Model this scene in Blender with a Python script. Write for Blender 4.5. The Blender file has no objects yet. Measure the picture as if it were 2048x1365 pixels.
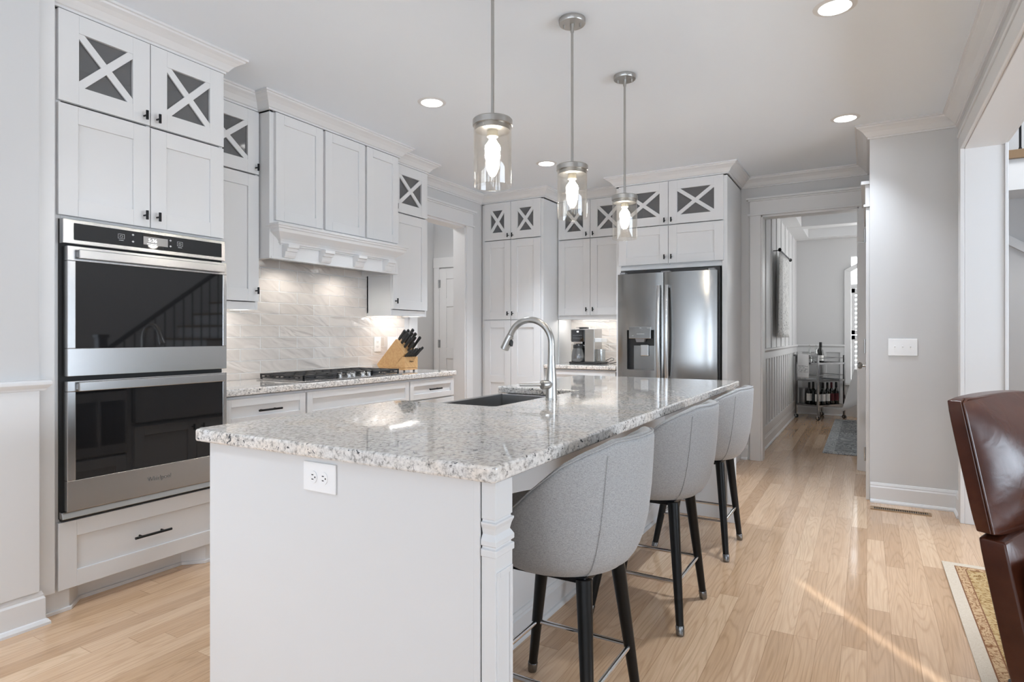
import bpy, bmesh, math, random
from mathutils import Vector, Matrix
random.seed(7)
C = bpy.context.scene.collection
S = bpy.context.scene
PI = math.pi
CEIL = 2.66; XW = -3.555; YW = 6.12; ZC = .887; CT = .038

# ------------------------------------------------------------------ camera, world, sun, area lights, exposure
cam = bpy.data.objects.new('camera', bpy.data.cameras.new('camera')); C.objects.link(cam)
cam.location = (0, 0, 1.18); cam.rotation_euler = (PI/2, 0, .527634)
cam.data.sensor_width = 36; cam.data.lens = 1218.24/2048*36
cam.data.shift_y = -(682.5-671.06)/2048; cam.data.clip_start = .05
S.camera = cam
w = bpy.data.worlds.new('world'); S.world = w; w.use_nodes = True
w.node_tree.nodes['Background'].inputs[0].default_value = (.93, .96, 1, 1)
w.node_tree.nodes['Background'].inputs[1].default_value = .55
S.view_settings.view_transform = 'Standard'; S.view_settings.look = 'None'
S.view_settings.gamma = 1; S.view_settings.use_curve_mapping = False
S.view_settings.exposure = 0.90
cy = S.cycles
cy.use_denoising = True
cy.max_bounces = 10; cy.diffuse_bounces = 6; cy.glossy_bounces = 5; cy.transparent_max_bounces = 12; cy.transmission_bounces = 6
cy.caustics_reflective = False; cy.caustics_refractive = False
cy.sample_clamp_indirect = 4.0

def light(name, kind, loc, energy, color=(1, 1, 1), rot=(0, 0, 0), size=None, size_y=None, **k):
    d = bpy.data.lights.new(name, kind); d.energy = energy; d.color = color
    if kind == 'AREA':
        d.shape = 'RECTANGLE' if size_y else 'DISK'; d.size = size
        if size_y: d.size_y = size_y
    for a, b in k.items(): setattr(d, a, b)
    o = bpy.data.objects.new(name, d); C.objects.link(o); o.location = loc; o.rotation_euler = rot
    return o
# added fill lights without window or fixture: rear, hall, dining room, utility room
FILL_COOL = (.82, .945, 1.09); NEU = (1, 1, 1)
for i, x in enumerate((-2.2, -.45, 1.6, 3.4)):
    light('rear_fill', 'AREA', (x, -3.85, 1.35), 33, FILL_COOL, (PI/2+math.radians(46), 0, 0), 1.2, 2.2)  # panels added before the solid rear wall, tipped up to brighten the ceiling
light('hall_side_fill', 'AREA', (4.35, 2.2, 1.6), 146, FILL_COOL, (PI/2+math.radians(42), 0, PI/2), 3.0, 2.4)  # unseen panel added at the hall side, tipped up as fill
light('dining_side_fill', 'AREA', (2.9, 9.2, 1.7), 30, NEU, (PI/2+math.radians(12), 0, PI/2), 1.4, 1.8)  # fill panel added by the solid right wall of the dining room
light('dining_fill_glow', 'POINT', (.35, 8.7, 2.0), 5, NEU, shadow_soft_size=.25)  # unseen point light added to lift the dining room
light('utility_fill', 'AREA', (-4.3, 5.0, CEIL-.02), 11, NEU, (0, 0, 0), .5)  # unseen disk added to brighten the utility room
light('hall_top_fill', 'AREA', (2.2, 5.6, 5.1), 55, NEU, (0, 0, 0), 1.2)  # unseen overhead disk added to brighten the hall
# low sun through a slot added in the hall wall to shape its beam
SUNH = Vector((-.584, .812)); SUNE = math.tan(math.radians(20))
sd = Vector((SUNH.x, SUNH.y, -SUNE)).normalized()
so_ = light('slot_sun', 'SUN', (5, -4, 4), 4.0, (.97, .98, 1), (0, 0, 0), angle=.006)
so_.rotation_euler = sd.to_track_quat('-Z', 'Y').to_euler()

# ------------------------------------------------------------------ materials
MATS = {}
def mat(name, col=(.8, .8, .8), rough=.5, metal=0., spec=.5, emit=None, estr=0., coat=0., **k):
    if name in MATS: return MATS[name]
    m = bpy.data.materials.new(name); m.use_nodes = True
    b = m.node_tree.nodes['Principled BSDF']
    b.inputs['Base Color'].default_value = (*col, 1); b.inputs['Roughness'].default_value = rough
    b.inputs['Metallic'].default_value = metal; b.inputs['Specular IOR Level'].default_value = spec
    b.inputs['Coat Weight'].default_value = coat; b.inputs['Coat Roughness'].default_value = .05
    if emit: b.inputs['Emission Color'].default_value = (*emit, 1); b.inputs['Emission Strength'].default_value = estr
    MATS[name] = m
    return m
class NT:
    """small helper to wire node trees"""
    def __init__(s, m): s.t = m.node_tree; s.b = s.t.nodes.get('Principled BSDF')
    def n(s, kind, **k):
        o = s.t.nodes.new(kind)
        ins = k.pop('ins', {})
        for a, b in k.items(): setattr(o, a, b)
        for a, b in ins.items():
            if hasattr(b, 'is_output'): s.t.links.new(b, o.inputs[a])
            else: o.inputs[a].default_value = b
        return o
    def math(s, op, a, b=None, c=None):
        ins = {0: a}
        if b is not None: ins[1] = b
        if c is not None: ins[2] = c
        return s.n('ShaderNodeMath', operation=op, ins=ins).outputs[0]
    def link(s, a, b): s.t.links.new(a, b)
    def ramp(s, fac, stops):
        r = s.n('ShaderNodeValToRGB', ins={0: fac}); e = r.color_ramp.elements
        while len(e) < len(stops): e.new(.5)
        for q, (p, c) in zip(e, stops): q.position = p; q.color = (*c, 1) if len(c) == 3 else c
        return r.outputs[0]
    def mix(s, f, a, b, mode='MIX'):
        o = s.n('ShaderNodeMix', data_type='RGBA', blend_type=mode)
        for i, v in ((0, f), (6, a), (7, b)):
            if hasattr(v, 'is_output'): s.link(v, o.inputs[i])
            else: o.inputs[i].default_value = (*v, 1) if isinstance(v, tuple) and len(v) == 3 else v
        return o.outputs[2]
    def xyz(s):
        tc = s.n('ShaderNodeTexCoord'); sp = s.n('ShaderNodeSeparateXYZ', ins={0: tc.outputs['Object']})
        return tc.outputs['Object'], sp.outputs[0], sp.outputs[1], sp.outputs[2]
    def comb(s, x, y, z): return s.n('ShaderNodeCombineXYZ', ins={0: x, 1: y, 2: z}).outputs[0]
    def bump(s, h, strength, dist=.01):
        o = s.n('ShaderNodeBump', ins={'Height': h, 'Strength': strength, 'Distance': dist}); s.link(o.outputs[0], s.b.inputs['Normal'])

WHITE = mat('cabinet_white_paint', (.70, .70, .70), .32)
TRIM = mat('trim_white_paint', (.71, .71, .71), .38)
WALL = mat('wall_grey_paint', (.61, .61, .61), .75)
CEILM = mat('ceiling_paint', (.805, .86, .92), .85)
BLACK = mat('black_metal', (.012, .012, .013), .38, .6)
STEEL = mat('brushed_steel', (.50, .50, .50), .27, 1.)
DSTEEL = mat('dark_steel', (.22, .22, .22), .26, 1.)
NT_ = NT(STEEL); o_, x_, y_, z_ = NT_.xyz()
nz = NT_.n('ShaderNodeTexNoise', ins={'Vector': NT_.comb(NT_.math('MULTIPLY', x_, 3.), NT_.math('MULTIPLY', y_, 3.), NT_.math('MULTIPLY', z_, 260.)), 'Scale': 1.5, 'Detail': 3.})
NT_.bump(nz.outputs[0], .02, .002)
NICKEL = mat('brushed_nickel', (.46, .45, .43), .28, 1.)
CHROME = mat('polished_chrome', (.82, .82, .83), .07, 1.)
BGLASS = mat('black_glass', (.012, .012, .013), .03, 0., .6)
DARK = mat('dark_gap', (.015, .015, .015), .6)
IRON = mat('cast_iron', (.030, .030, .032), .42)
PLASTIC = mat('white_plastic', (.86, .86, .86), .3)
BLKPL = mat('black_plastic', (.018, .018, .018), .35)
GREYPL = mat('grey_plastic', (.25, .25, .26), .4)
BLOCK = mat('maple_block', (.56, .33, .15), .42)
n = NT(BLOCK); o, x, y, z = n.xyz()
n.link(n.ramp(n.n('ShaderNodeTexNoise', ins={'Vector': n.comb(n.math('MULTIPLY', n.math('ADD', x, z), 60.), n.math('MULTIPLY', y, 60.), n.math('MULTIPLY', n.math('SUBTRACT', x, z), 5.)), 'Scale': 1., 'Detail': 3.}).outputs[0], [(.3, (.52, .29, .12)), (.7, (.62, .39, .18))]), n.b.inputs['Base Color'])
LEGW = mat('black_stool_leg', (.005, .005, .005), .36, spec=.3)
WHITEDISP = mat('display_grey', (.10, .10, .105), .2, emit=(.5, .5, .5), estr=.12)
LED = mat('lit_display_digits', (.9, .9, .9), .3, emit=(1, 1, 1), estr=1.2)
PRINT = mat('panel_print', (.45, .45, .45), .4)
BULB = mat('lit_bulb', (1, .9, .7), .3, emit=(1, .95, .87), estr=86)
CAN = mat('lit_recessed_lens', (1, 1, 1), .4, emit=(1, .985, .96), estr=4)
STRIP = mat('lit_under_cabinet_strip', (1, 1, 1), .4, emit=(1, .98, .95), estr=13)
SKYP = mat('daylight_sky', (1, 1, 1), .5, emit=(.95, .98, 1), estr=1.6)
TREAD = mat('oak_stair_tread', (.23, .145, .075), .35)
BRASS = mat('floor_register_finish', (.30, .19, .10), .45)
CLOTHW = mat('white_cloth', (.86, .86, .86), .9)
LABELP = mat('wine_label_paper', (.82, .81, .78), .7)
LABELR = mat('dark_red_label', (.10, .012, .018), .6)
BOTTLE = mat('dark_bottle_glass', (.008, .009, .007), .06, 0., .6)
CAPS = mat('bottle_foil', (.015, .014, .015), .35, .3)
CAPR = mat('burgundy_foil', (.10, .012, .02), .35, .3)
BULBB = mat('socket_cream', (.74, .66, .50), .4)
GLASSY = None

def thin_glass(name, tint, refl=.06, edge=.55, rough=.02, power=.35, haze=0.):
    """clear pane: see-through plus surface reflection"""
    m = bpy.data.materials.new(name); m.use_nodes = True; t = m.node_tree; t.nodes.clear()
    k = NT(m)
    tr = k.n('ShaderNodeBsdfTransparent', ins={0: (*tint, 1)})
    gl = k.n('ShaderNodeBsdfGlossy', ins={0: (1, 1, 1, 1), 'Roughness': rough})
    lw = k.n('ShaderNodeLayerWeight', ins={'Blend': power})
    f = k.math('MINIMUM', k.math('ADD', k.math('MULTIPLY', k.math('POWER', lw.outputs['Facing'], 2.2), edge), refl), 1.)
    mx = k.n('ShaderNodeMixShader', ins={0: f, 1: tr.outputs[0], 2: gl.outputs[0]})
    if haze:  # seeded glass: part of the pane scatters a little light
        df = k.n('ShaderNodeBsdfDiffuse', ins={0: (.19, .19, .193, 1)}); hz = k.n('ShaderNodeMixShader', ins={0: haze, 1: tr.outputs[0], 2: df.outputs[0]}); k.link(hz.outputs[0], mx.inputs[1])
    out = k.n('ShaderNodeOutputMaterial'); k.link(mx.outputs[0], out.inputs[0])
    MATS[name] = m
    return m
PGLASS = thin_glass('clear_pendant_glass', (.955, .94, .915), .05, .6)
XGLASS = thin_glass('cabinet_door_glass', (.80, .80, .80), .05, .3, .06, haze=.5)
CRYSTAL = thin_glass('clear_glassware', (.86, .87, .87), .14, .7)
WPANE = thin_glass('window_pane_glass', (.97, .98, .98), .05, .4)

def oak_floor():
    m = mat('oak_plank_floor', (.5, .35, .22), .22, coat=.25); n = NT(m); o, x, y, z = n.xyz()
    W = .083
    u = n.math('DIVIDE', x, W); row = n.math('FLOOR', u); fu = n.math('FRACT', u)
    wn = n.n('ShaderNodeTexWhiteNoise', noise_dimensions='1D', ins={'W': row}).outputs[0]
    L = n.math('ADD', n.math('MULTIPLY', wn, .5), .75)
    v = n.math('ADD', n.math('DIVIDE', y, L), n.math('MULTIPLY', wn, 17.3)); idx = n.math('FLOOR', v); fv = n.math('FRACT', v)
    r2 = n.n('ShaderNodeTexWhiteNoise', noise_dimensions='2D', ins={'Vector': n.comb(row, idx, 0.)})
    rv = r2.outputs[0]
    base = n.ramp(rv, [(0., (.53, .335, .195)), (.35, (.63, .42, .26)), (.7, (.69, .47, .30)), (1., (.77, .55, .365))])
    # cathedral grain: stretched noise turned into contour lines
    off = n.math('MULTIPLY', rv, 91.)
    gv = n.comb(n.math('ADD', n.math('MULTIPLY', x, 11.), off), n.math('ADD', n.math('MULTIPLY', y, .9), off), 0.)
    g1 = n.n('ShaderNodeTexNoise', ins={'Vector': gv, 'Scale': 1.0, 'Detail': 1.0, 'Roughness': .4}).outputs[0]
    rings = n.math('FRACT', n.math('MULTIPLY', g1, 16.))
    rings = n.math('ABSOLUTE', n.math('SUBTRACT', rings, .5))
    rl = n.ramp(rings, [(0., (.84, .81, .77)), (.22, (1, 1, 1)), (1., (1, 1, 1))])
    fine = n.n('ShaderNodeTexNoise', ins={'Vector': n.comb(n.math('MULTIPLY', x, 160.), n.math('MULTIPLY', y, 5.), 0.), 'Scale': 1., 'Detail': 2.}).outputs[0]
    fl = n.ramp(fine, [(.35, (.90, .89, .88)), (.6, (1, 1, 1))])
    col = n.mix(1., n.mix(.85, base, rl, 'MULTIPLY'), fl, 'MULTIPLY')
    ex = n.math('MINIMUM', fu, n.math('SUBTRACT', 1., fu)); ey = n.math('MULTIPLY', n.math('MINIMUM', fv, n.math('SUBTRACT', 1., fv)), 9.)
    e = n.math('MINIMUM', ex, ey)
    seam = n.ramp(e, [(0., (.62, .56, .5)), (.018, (1, 1, 1))])
    col = n.mix(1., col, seam, 'MULTIPLY')
    n.link(col, n.b.inputs['Base Color'])
    rr = n.math('ADD', n.math('MULTIPLY', fine, .08), .10); n.link(rr, n.b.inputs['Roughness'])
    h = n.math('ADD', n.math('MULTIPLY', g1, .25), n.math('MINIMUM', n.math('MULTIPLY', e, 30.), 1.))
    n.bump(h, .06, .004)
    return m
FLOOR = oak_floor()

def granite():
    m = mat('speckled_granite', (.7, .68, .65), .04, coat=.3); n = NT(m); o, x, y, z = n.xyz()
    warp = n.n('ShaderNodeTexNoise', ins={'Vector': o, 'Scale': 5., 'Detail': 3.})
    base = n.ramp(warp.outputs[0], [(.32, (.68, .665, .645)), (.5, (.74, .71, .675)), (.62, (.76, .695, .625)), (.75, (.72, .705, .69))])
    sv = n.comb(n.math('MULTIPLY', x, 1.), n.math('MULTIPLY', y, .75), z)
    a = n.n('ShaderNodeTexNoise', ins={'Vector': sv, 'Scale': 95., 'Detail': 3., 'Roughness': .65}).outputs[0]
    grey = n.ramp(a, [(.34, (.42, .41, .40)), (.47, (.86, .86, .86)), (.56, (1, 1, 1)), (.68, (1.12, 1.12, 1.12))])
    col = n.mix(1., base, grey, 'MULTIPLY')
    b = n.n('ShaderNodeTexNoise', ins={'Vector': sv, 'Scale': 62., 'Detail': 2.5, 'Roughness': .6, 'Distortion': .6}).outputs[0]
    dens = n.n('ShaderNodeTexNoise', ins={'Vector': o, 'Scale': 9., 'Detail': 2.}).outputs[0]
    b2 = n.math('ADD', b, n.math('MULTIPLY', n.math('SUBTRACT', dens, .5), .14))
    dk = n.ramp(b2, [(.635, (0, 0, 0)), (.675, (1, 1, 1))])
    col = n.mix(dk, col, (.05, .05, .055))
    n.link(col, n.b.inputs['Base Color'])
    return m
GRANITE = granite()

def tile(name, ax):
    m = mat(name, (.7, .67, .64), .10, coat=.4); n = NT(m); o, x, y, z = n.xyz()
    u = y if ax == 'y' else x
    vec = n.comb(n.math('ADD', u, .06), n.math('SUBTRACT', z, ZC-.035), 0.)
    br = n.n('ShaderNodeTexBrick', offset=.5, ins={'Vector': vec, 'Color1': (.58, .535, .495, 1), 'Color2': (.64, .595, .555, 1), 'Mortar': (.80, .79, .77, 1), 'Scale': 1., 'Mortar Size': .0036, 'Mortar Smooth': .35, 'Bias': 0., 'Brick Width': .307, 'Row Height': .079})
    n.link(br.outputs[0], n.b.inputs['Base Color'])
    row = n.math('FLOOR', n.math('DIVIDE', n.math('SUBTRACT', z, ZC-.035), .079))
    wv = n.comb(n.math('ADD', n.math('MULTIPLY', u, 3.6), n.math('MULTIPLY', row, 3.7)), n.math('ADD', n.math('MULTIPLY', z, 8.), n.math('MULTIPLY', u, 3.)), n.math('MULTIPLY', row, 11.3))
    nz = n.n('ShaderNodeTexNoise', ins={'Vector': wv, 'Scale': 1., 'Detail': 1.5, 'Distortion': 1.2}).outputs[0]
    h = n.math('SUBTRACT', n.math('MULTIPLY', nz, 2.2), n.math('MULTIPLY', br.outputs[1], .9))
    n.bump(h, .9, .012)
    return m
TILE_Y = tile('wavy_glazed_tile', 'y'); TILE_X = tile('wavy_glazed_tile_back', 'x')

def fabric():
    m = mat('grey_woven_fabric', (.42, .42, .42), .95, spec=.15); n = NT(m); o, x, y, z = n.xyz()
    a = n.n('ShaderNodeTexNoise', ins={'Vector': n.comb(n.math('MULTIPLY', x, 420.), n.math('MULTIPLY', y, 420.), n.math('MULTIPLY', z, 420.)), 'Scale': 1., 'Detail': 2.}).outputs[0]
    b = n.n('ShaderNodeTexNoise', ins={'Vector': n.comb(n.math('MULTIPLY', x, 130.), n.math('MULTIPLY', y, 130.), n.math('MULTIPLY', z, 700.)), 'Scale': 1., 'Detail': 1.}).outputs[0]
    f = n.math('ADD', n.math('MULTIPLY', a, .6), n.math('MULTIPLY', b, .4))
    n.link(n.ramp(f, [(.36, (.29, .29, .29)), (.62, (.43, .43, .43))]), n.b.inputs['Base Color'])
    n.bump(f, .25, .002)
    n.b.inputs['Sheen Weight'].default_value = .15
    return m
FABRIC = fabric()

def leather():
    m = mat('brown_leather', (.07, .025, .015), .24, spec=.42, coat=0.); n = NT(m); o, x, y, z = n.xyz()
    a = n.n('ShaderNodeTexNoise', ins={'Vector': o, 'Scale': 6., 'Detail': 4.}).outputs[0]
    n.link(n.ramp(a, [(.3, (.045, .012, .006)), (.55, (.070, .020, .010)), (.75, (.115, .042, .020))]), n.b.inputs['Base Color'])
    v = n.n('ShaderNodeTexVoronoi', ins={'Vector': o, 'Scale': 520.}).outputs[0]
    w2 = n.n('ShaderNodeTexNoise', ins={'Vector': o, 'Scale': 14., 'Detail': 2., 'Distortion': 1.}).outputs[0]
    n.bump(n.math('ADD', n.math('MULTIPLY', v, .10), n.math('MULTIPLY', w2, 1.2)), .25, .004)
    n.b.inputs['Coat Roughness'].default_value = .22
    return m
LEATHER = leather()

def pattern(name, cols, scale, rough=.95, dist=2., aniso=(1, 1, 1)):
    m = mat(name, cols[0], rough, spec=.1); n = NT(m); o, x, y, z = n.xyz()
    v = n.comb(n.math('MULTIPLY', x, aniso[0]), n.math('MULTIPLY', y, aniso[1]), n.math('MULTIPLY', z, aniso[2]))
    a = n.n('ShaderNodeTexNoise', ins={'Vector': v, 'Scale': scale, 'Detail': 3., 'Distortion': dist}).outputs[0]
    r = n.math('ABSOLUTE', n.math('SUBTRACT', n.math('FRACT', n.math('MULTIPLY', a, 7.)), .5))
    k = len(cols); n.link(n.ramp(r, [(i/(k)*.5+.03, c) for i, c in enumerate(cols)]), n.b.inputs['Base Color'])
    return m
RUG_FIELD = pattern('gold_scroll_rug_pile', [(.22, .12, .05), (.40, .26, .11), (.48, .33, .16), (.50, .37, .20)], 9., dist=2.5)
RUG_BAND = pattern('brown_scroll_rug_border', [(.22, .10, .045), (.46, .30, .17), (.54, .37, .22)], 16., dist=1.2)
RUG_EDGE = pattern('cream_rug_edge', [(.55, .46, .36), (.60, .51, .40), (.62, .54, .44)], 30.)
RUG_LINE = mat('rug_outline_brown', (.20, .085, .035), .95)
DRUG = pattern('grey_blue_rug_pile', [(.05, .055, .06), (.42, .44, .45), (.50, .51, .51), (.16, .17, .18)], 2.2, dist=3., aniso=(1, 1.6, 1))
DRUGE = pattern('grey_rug_border', [(.14, .15, .16), (.40, .42, .43), (.52, .53, .53)], 9.)
TAPEST = pattern('printed_wall_cloth', [(.25, .25, .25), (.80, .80, .79), (.82, .82, .81), (.80, .80, .79), (.82, .82, .81), (.81, .81, .8)], 9., dist=.8, aniso=(1, 2.2, 1))

# ------------------------------------------------------------------ mesh builder
class MB:
    def __init__(s): s.bm = bmesh.new(); s.mi = 0
    def _f(s, vs):
        try:
            f = s.bm.faces.new(vs); f.material_index = s.mi; return f
        except ValueError: return None
    def box(s, x0, x1, y0, y1, z0, z1):
        v = [s.bm.verts.new(p) for p in ((x0, y0, z0), (x1, y0, z0), (x1, y1, z0), (x0, y1, z0), (x0, y0, z1), (x1, y0, z1), (x1, y1, z1), (x0, y1, z1))]
        for q in ((0, 3, 2, 1), (4, 5, 6, 7), (0, 1, 5, 4), (1, 2, 6, 5), (2, 3, 7, 6), (3, 0, 4, 7)): s._f([v[i] for i in q])
        return v
    def prism(s, pts, lo, hi, axis='z'):
        """closed polygon pulled along an axis: z -> pts (x,y); y -> pts (x,z); x -> pts (y,z)"""
        def P(a, b, h): return {'z': (a, b, h), 'y': (a, h, b), 'x': (h, a, b)}[axis]
        A = [s.bm.verts.new(P(a, b, lo)) for a, b in pts]; B = [s.bm.verts.new(P(a, b, hi)) for a, b in pts]
        s._f(A[::-1]); s._f(B); k = len(pts)
        for i in range(k): s._f([A[i], A[(i+1) % k], B[(i+1) % k], B[i]])
    def cyl(s, p0, p1, r0, r1=None, seg=20, cap=True):
        r1 = r0 if r1 is None else r1
        s.tube([p0, p1], [r0, r1], seg, cap)
    def tube(s, path, r, seg=14, cap=True, flat=1.):
        path = [Vector(p) for p in path]; rr = r if isinstance(r, (list, tuple)) else [r]*len(path)
        rings = []; prev = None
        for i, p in enumerate(path):
            t = (path[min(i+1, len(path)-1)]-path[max(i-1, 0)]).normalized()
            if prev is None:
                a = Vector((0, 0, 1)) if abs(t.z) < .9 else Vector((1, 0, 0))
                u = t.cross(a).normalized()
            else: u = (prev-t*prev.dot(t)).normalized()
            prev = u; v = t.cross(u)
            rings.append([s.bm.verts.new(p+(u*math.cos(2*PI*k/seg)+v*math.sin(2*PI*k/seg)*flat)*rr[i]) for k in range(seg)])
        for A, B in zip(rings, rings[1:]):
            for k in range(seg): s._f([A[k], A[(k+1) % seg], B[(k+1) % seg], B[k]])
        if cap: s._f(rings[0][::-1]); s._f(rings[-1])
    def lathe(s, prof, cx=0, cy=0, seg=32, closed=False):
        """profile (r, z) turned about the z axis"""
        rings = []
        for r, z in prof:
            if r < 1e-6: rings.append([s.bm.verts.new((cx, cy, z))])
            else: rings.append([s.bm.verts.new((cx+r*math.cos(2*PI*k/seg), cy+r*math.sin(2*PI*k/seg), z)) for k in range(seg)])
        pairs = list(zip(rings, rings[1:]))
        if closed: pairs.append((rings[-1], rings[0]))
        for A, B in pairs:
            for k in range(seg):
                k2 = (k+1) % seg
                if len(A) == 1 and len(B) == 1: continue
                if len(A) == 1: s._f([A[0], B[k2], B[k]])
                elif len(B) == 1: s._f([A[k], A[k2], B[0]])
                else: s._f([A[k], A[k2], B[k2], B[k]])
    def sweep(s, path, prof, side=1):
        """moulding: profile (out, z) along a plan polyline with mitred corners, out to the right of travel (side=1)"""
        P = [Vector(p) for p in path]; rings = []
        for i, p in enumerate(P):
            ns = []
            if i > 0: d = (P[i]-P[i-1]).normalized(); ns.append(Vector((d.y, -d.x))*side)
            if i < len(P)-1: d = (P[i+1]-P[i]).normalized(); ns.append(Vector((d.y, -d.x))*side)
            if len(ns) == 1: m = ns[0]
            else:
                m = (ns[0]+ns[1]); m = m/m.dot(ns[0])
            rings.append([s.bm.verts.new((p.x+m.x*o, p.y+m.y*o, z)) for o, z in prof])
        k = len(prof)
        for A, B in zip(rings, rings[1:]):
            for j in range(k): s._f([A[j], A[(j+1) % k], B[(j+1) % k], B[j]])
        s._f(rings[0][::-1]); s._f(rings[-1])
    def grid(s, fn, nu, nv, wrap_u=False):
        V = [[s.bm.verts.new(fn(i/(nu if wrap_u else nu), j/nv)) for j in range(nv+1)] for i in range(nu if wrap_u else nu+1)]
        for i in range(nu):
            for j in range(nv):
                a = V[i]; b = V[(i+1) % len(V)]
                s._f([a[j], b[j], b[j+1], a[j+1]])
        return V
    def build(s, name, m, parent=None, bevel=0, seg=2, smooth=False, loc=None, fix=True, ang=40):
        if fix: bmesh.ops.recalc_face_normals(s.bm, faces=s.bm.faces[:])
        me = bpy.data.meshes.new(name); s.bm.to_mesh(me); s.bm.free()
        for q in (m if isinstance(m, (list, tuple)) else [m]): me.materials.append(q)
        o = bpy.data.objects.new(name, me); C.objects.link(o)
        if parent: o.parent = parent
        if loc: o.location = loc
        if smooth:
            for p in me.polygons: p.use_smooth = True
            try: me.set_sharp_from_angle(angle=math.radians(ang))
            except Exception: pass
        if bevel:
            b = o.modifiers.new('bevel', 'BEVEL'); b.width = bevel; b.segments = seg; b.limit_method = 'ANGLE'; b.angle_limit = math.radians(35)
            b.harden_normals = False
        return o
def tag(o, label=None, cat=None, group=None, kind=None):
    for k, v in (('label', label), ('category', cat), ('group', group), ('kind', kind)):
        if v: o[k] = v
    return o
def thing(name, label, cat, loc=(0, 0, 0), rz=0, group=None):
    o = bpy.data.objects.new(name, None); C.objects.link(o); o.empty_display_size = .1
    o.location = loc; o.rotation_euler = (0, 0, rz)
    return tag(o, label, cat, group)
def struct(o): o['kind'] = 'structure'; return o
def copy_tree(o, parent=None):
    c = o.copy(); C.objects.link(c)
    if parent: c.parent = parent
    for ch in list(o.children): copy_tree(ch, c)
    return c
def text(name, s, size, m, parent, loc, rot, depth=.0006, align='CENTER', sx=1.):
    cu = bpy.data.curves.new(name, 'FONT'); cu.body = s; cu.size = size; cu.align_x = align; cu.align_y = 'CENTER'; cu.extrude = depth
    t = bpy.data.objects.new(name, cu); C.objects.link(t)
    me = bpy.data.meshes.new_from_object(t); bpy.data.objects.remove(t); bpy.data.curves.remove(cu)
    me.materials.clear(); me.materials.append(m)
    o = bpy.data.objects.new(name, me); C.objects.link(o); o.parent = parent; o.location = loc; o.rotation_euler = rot; o.scale.x = sx
    return o

# ------------------------------------------------------------------ the setting
CROWN = [(0, 0), (.093, 0), (.093, -.011), (.083, -.013), (.080, -.021), (.062, -.031), (.042, -.046), (.028, -.064), (.021, -.074), (.013, -.077), (.013, -.088), (0, -.088)]
BASE = [(0, 0), (.030, 0), (.030, .010), (.023, .021), (.016, .024), (.016, .108), (.011, .116), (.011, .124), (.005, .138), (0, .140)]
def crown_prof(z): return [(o, z+d) for o, d in CROWN]
def struct_box(name, m, *bs):
    b = MB()
    for q in bs: b.box(*q)
    return struct(b.build(name, m))
struct_box('floor', FLOOR, (-5.4, 4.7, -4.2, 10.6, -.08, 0))
struct_box('ceiling', CEILM, (-5.4, .724, -4.2, 6.20, CEIL, CEIL+.1))
# left wall with the doorway to the utility room, and the wainscoted pier nearer the camera
struct_box('wall_left', WALL, (-3.68, XW, -4.2, 4.36, 0, CEIL), (-3.68, XW, 5.15, 6.24, 0, CEIL), (-3.68, XW, 4.36, 5.15, 2.30, CEIL))
struct_box('wall_near_left', WALL, (XW, -2.915, -4.2, 1.175, 0, CEIL))
# rear wall of the kitchen with the opening to the dining room
struct_box('wall_back', WALL, (XW, -.875, YW, YW+.14, 0, CEIL), (-.875, -.045, YW, YW+.14, 2.31, CEIL), (-.045, .724, YW, YW+.14, 0, CEIL))
# closet block at the right, pier and header of the wide cased opening to the hall
struct_box('wall_right', WALL, (.017, .724, 5.02, YW, 0, CEIL), (.527, .724, 4.73, 5.02, 0, CEIL), (.527, .724, -4.2, 4.73, 2.36, CEIL))
struct_box('wall_behind_camera', WALL, (-3.7, 4.7, -4.2, -4.05, 0, CEIL))
struct_box('wall_hall_side', WALL, (4.55, 4.57, -4.05, -3.475, 0, 2.66), (4.55, 4.57, -4.05, -3.56, 2.66, 5.2), (4.55, 4.57, -3.475, 8.24, 0, 5.2), (4.55, 4.57, -3.56, -3.475, 3.02, 5.2))  # gap between the boxes is added only to shape the sun streak
struct_box('wall_hall_front', WALL, (.60, 4.7, -4.2, -4.05, CEIL, 5.2))
struct_box('wall_hall_end', WALL, (.60, 4.55, 8.1, 8.24, 0, 5.2))
struct_box('wall_hall_left', WALL, (.60, .724, YW+.14, 8.1, 0, CEIL))
struct_box('wall_hall_upper', WALL, (.60, .724, -4.05, 8.1, CEIL+.1, 5.2))
struct_box('ceiling_hall', CEILM, (.6, 4.7, -4.2, 8.3, 5.2, 5.3))
struct_box('wall_utility', WALL, (-5.05, -4.92, 3.6, 6.40, 0, CEIL), (-5.05, -3.68, 6.40, 6.52, 0, CEIL), (-5.05, -3.68, 3.5, 3.6, 0, CEIL))
# dining room shell
struct_box('wall_dining_left', TRIM, (-1.06, -.925, YW+.14, 10.1, 0, 2.9))
struct_box('wall_dining_end', WALL, (-1.06, -.20, 10.09, 10.22, 0, 2.9), (1.1, 3.2, 10.09, 10.22, 0, 2.9), (-.20, 1.1, 10.09, 10.22, 2.32, 2.9), (-.20, 1.1, 10.09, 10.22, 0, .50))
struct_box('wall_dining_right', WALL, (3.05, 3.2, 8.24, 10.1, 0, 2.9))
struct_box('ceiling_dining', CEILM, (-1.06, .60, YW+.14, 10.2, 2.80, 2.9), (.60, 3.2, 8.24, 10.2, 2.80, 2.9))

# crown mouldings of the room
def trim(name, fn, m=TRIM, bevel=.0015):
    b = MB(); fn(b); return struct(b.build(name, m, bevel=bevel))
cp = crown_prof(CEIL-.0005)
trim('trim_1', lambda b: (b.sweep([(XW, 4.20), (XW, 5.44)], cp), ))
trim('trim_2', lambda b: (b.sweep([(-1.035, YW), (.017, YW), (.017, 5.02), (.527, 5.02), (.527, -4.0)], cp), ), bevel=0)
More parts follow.
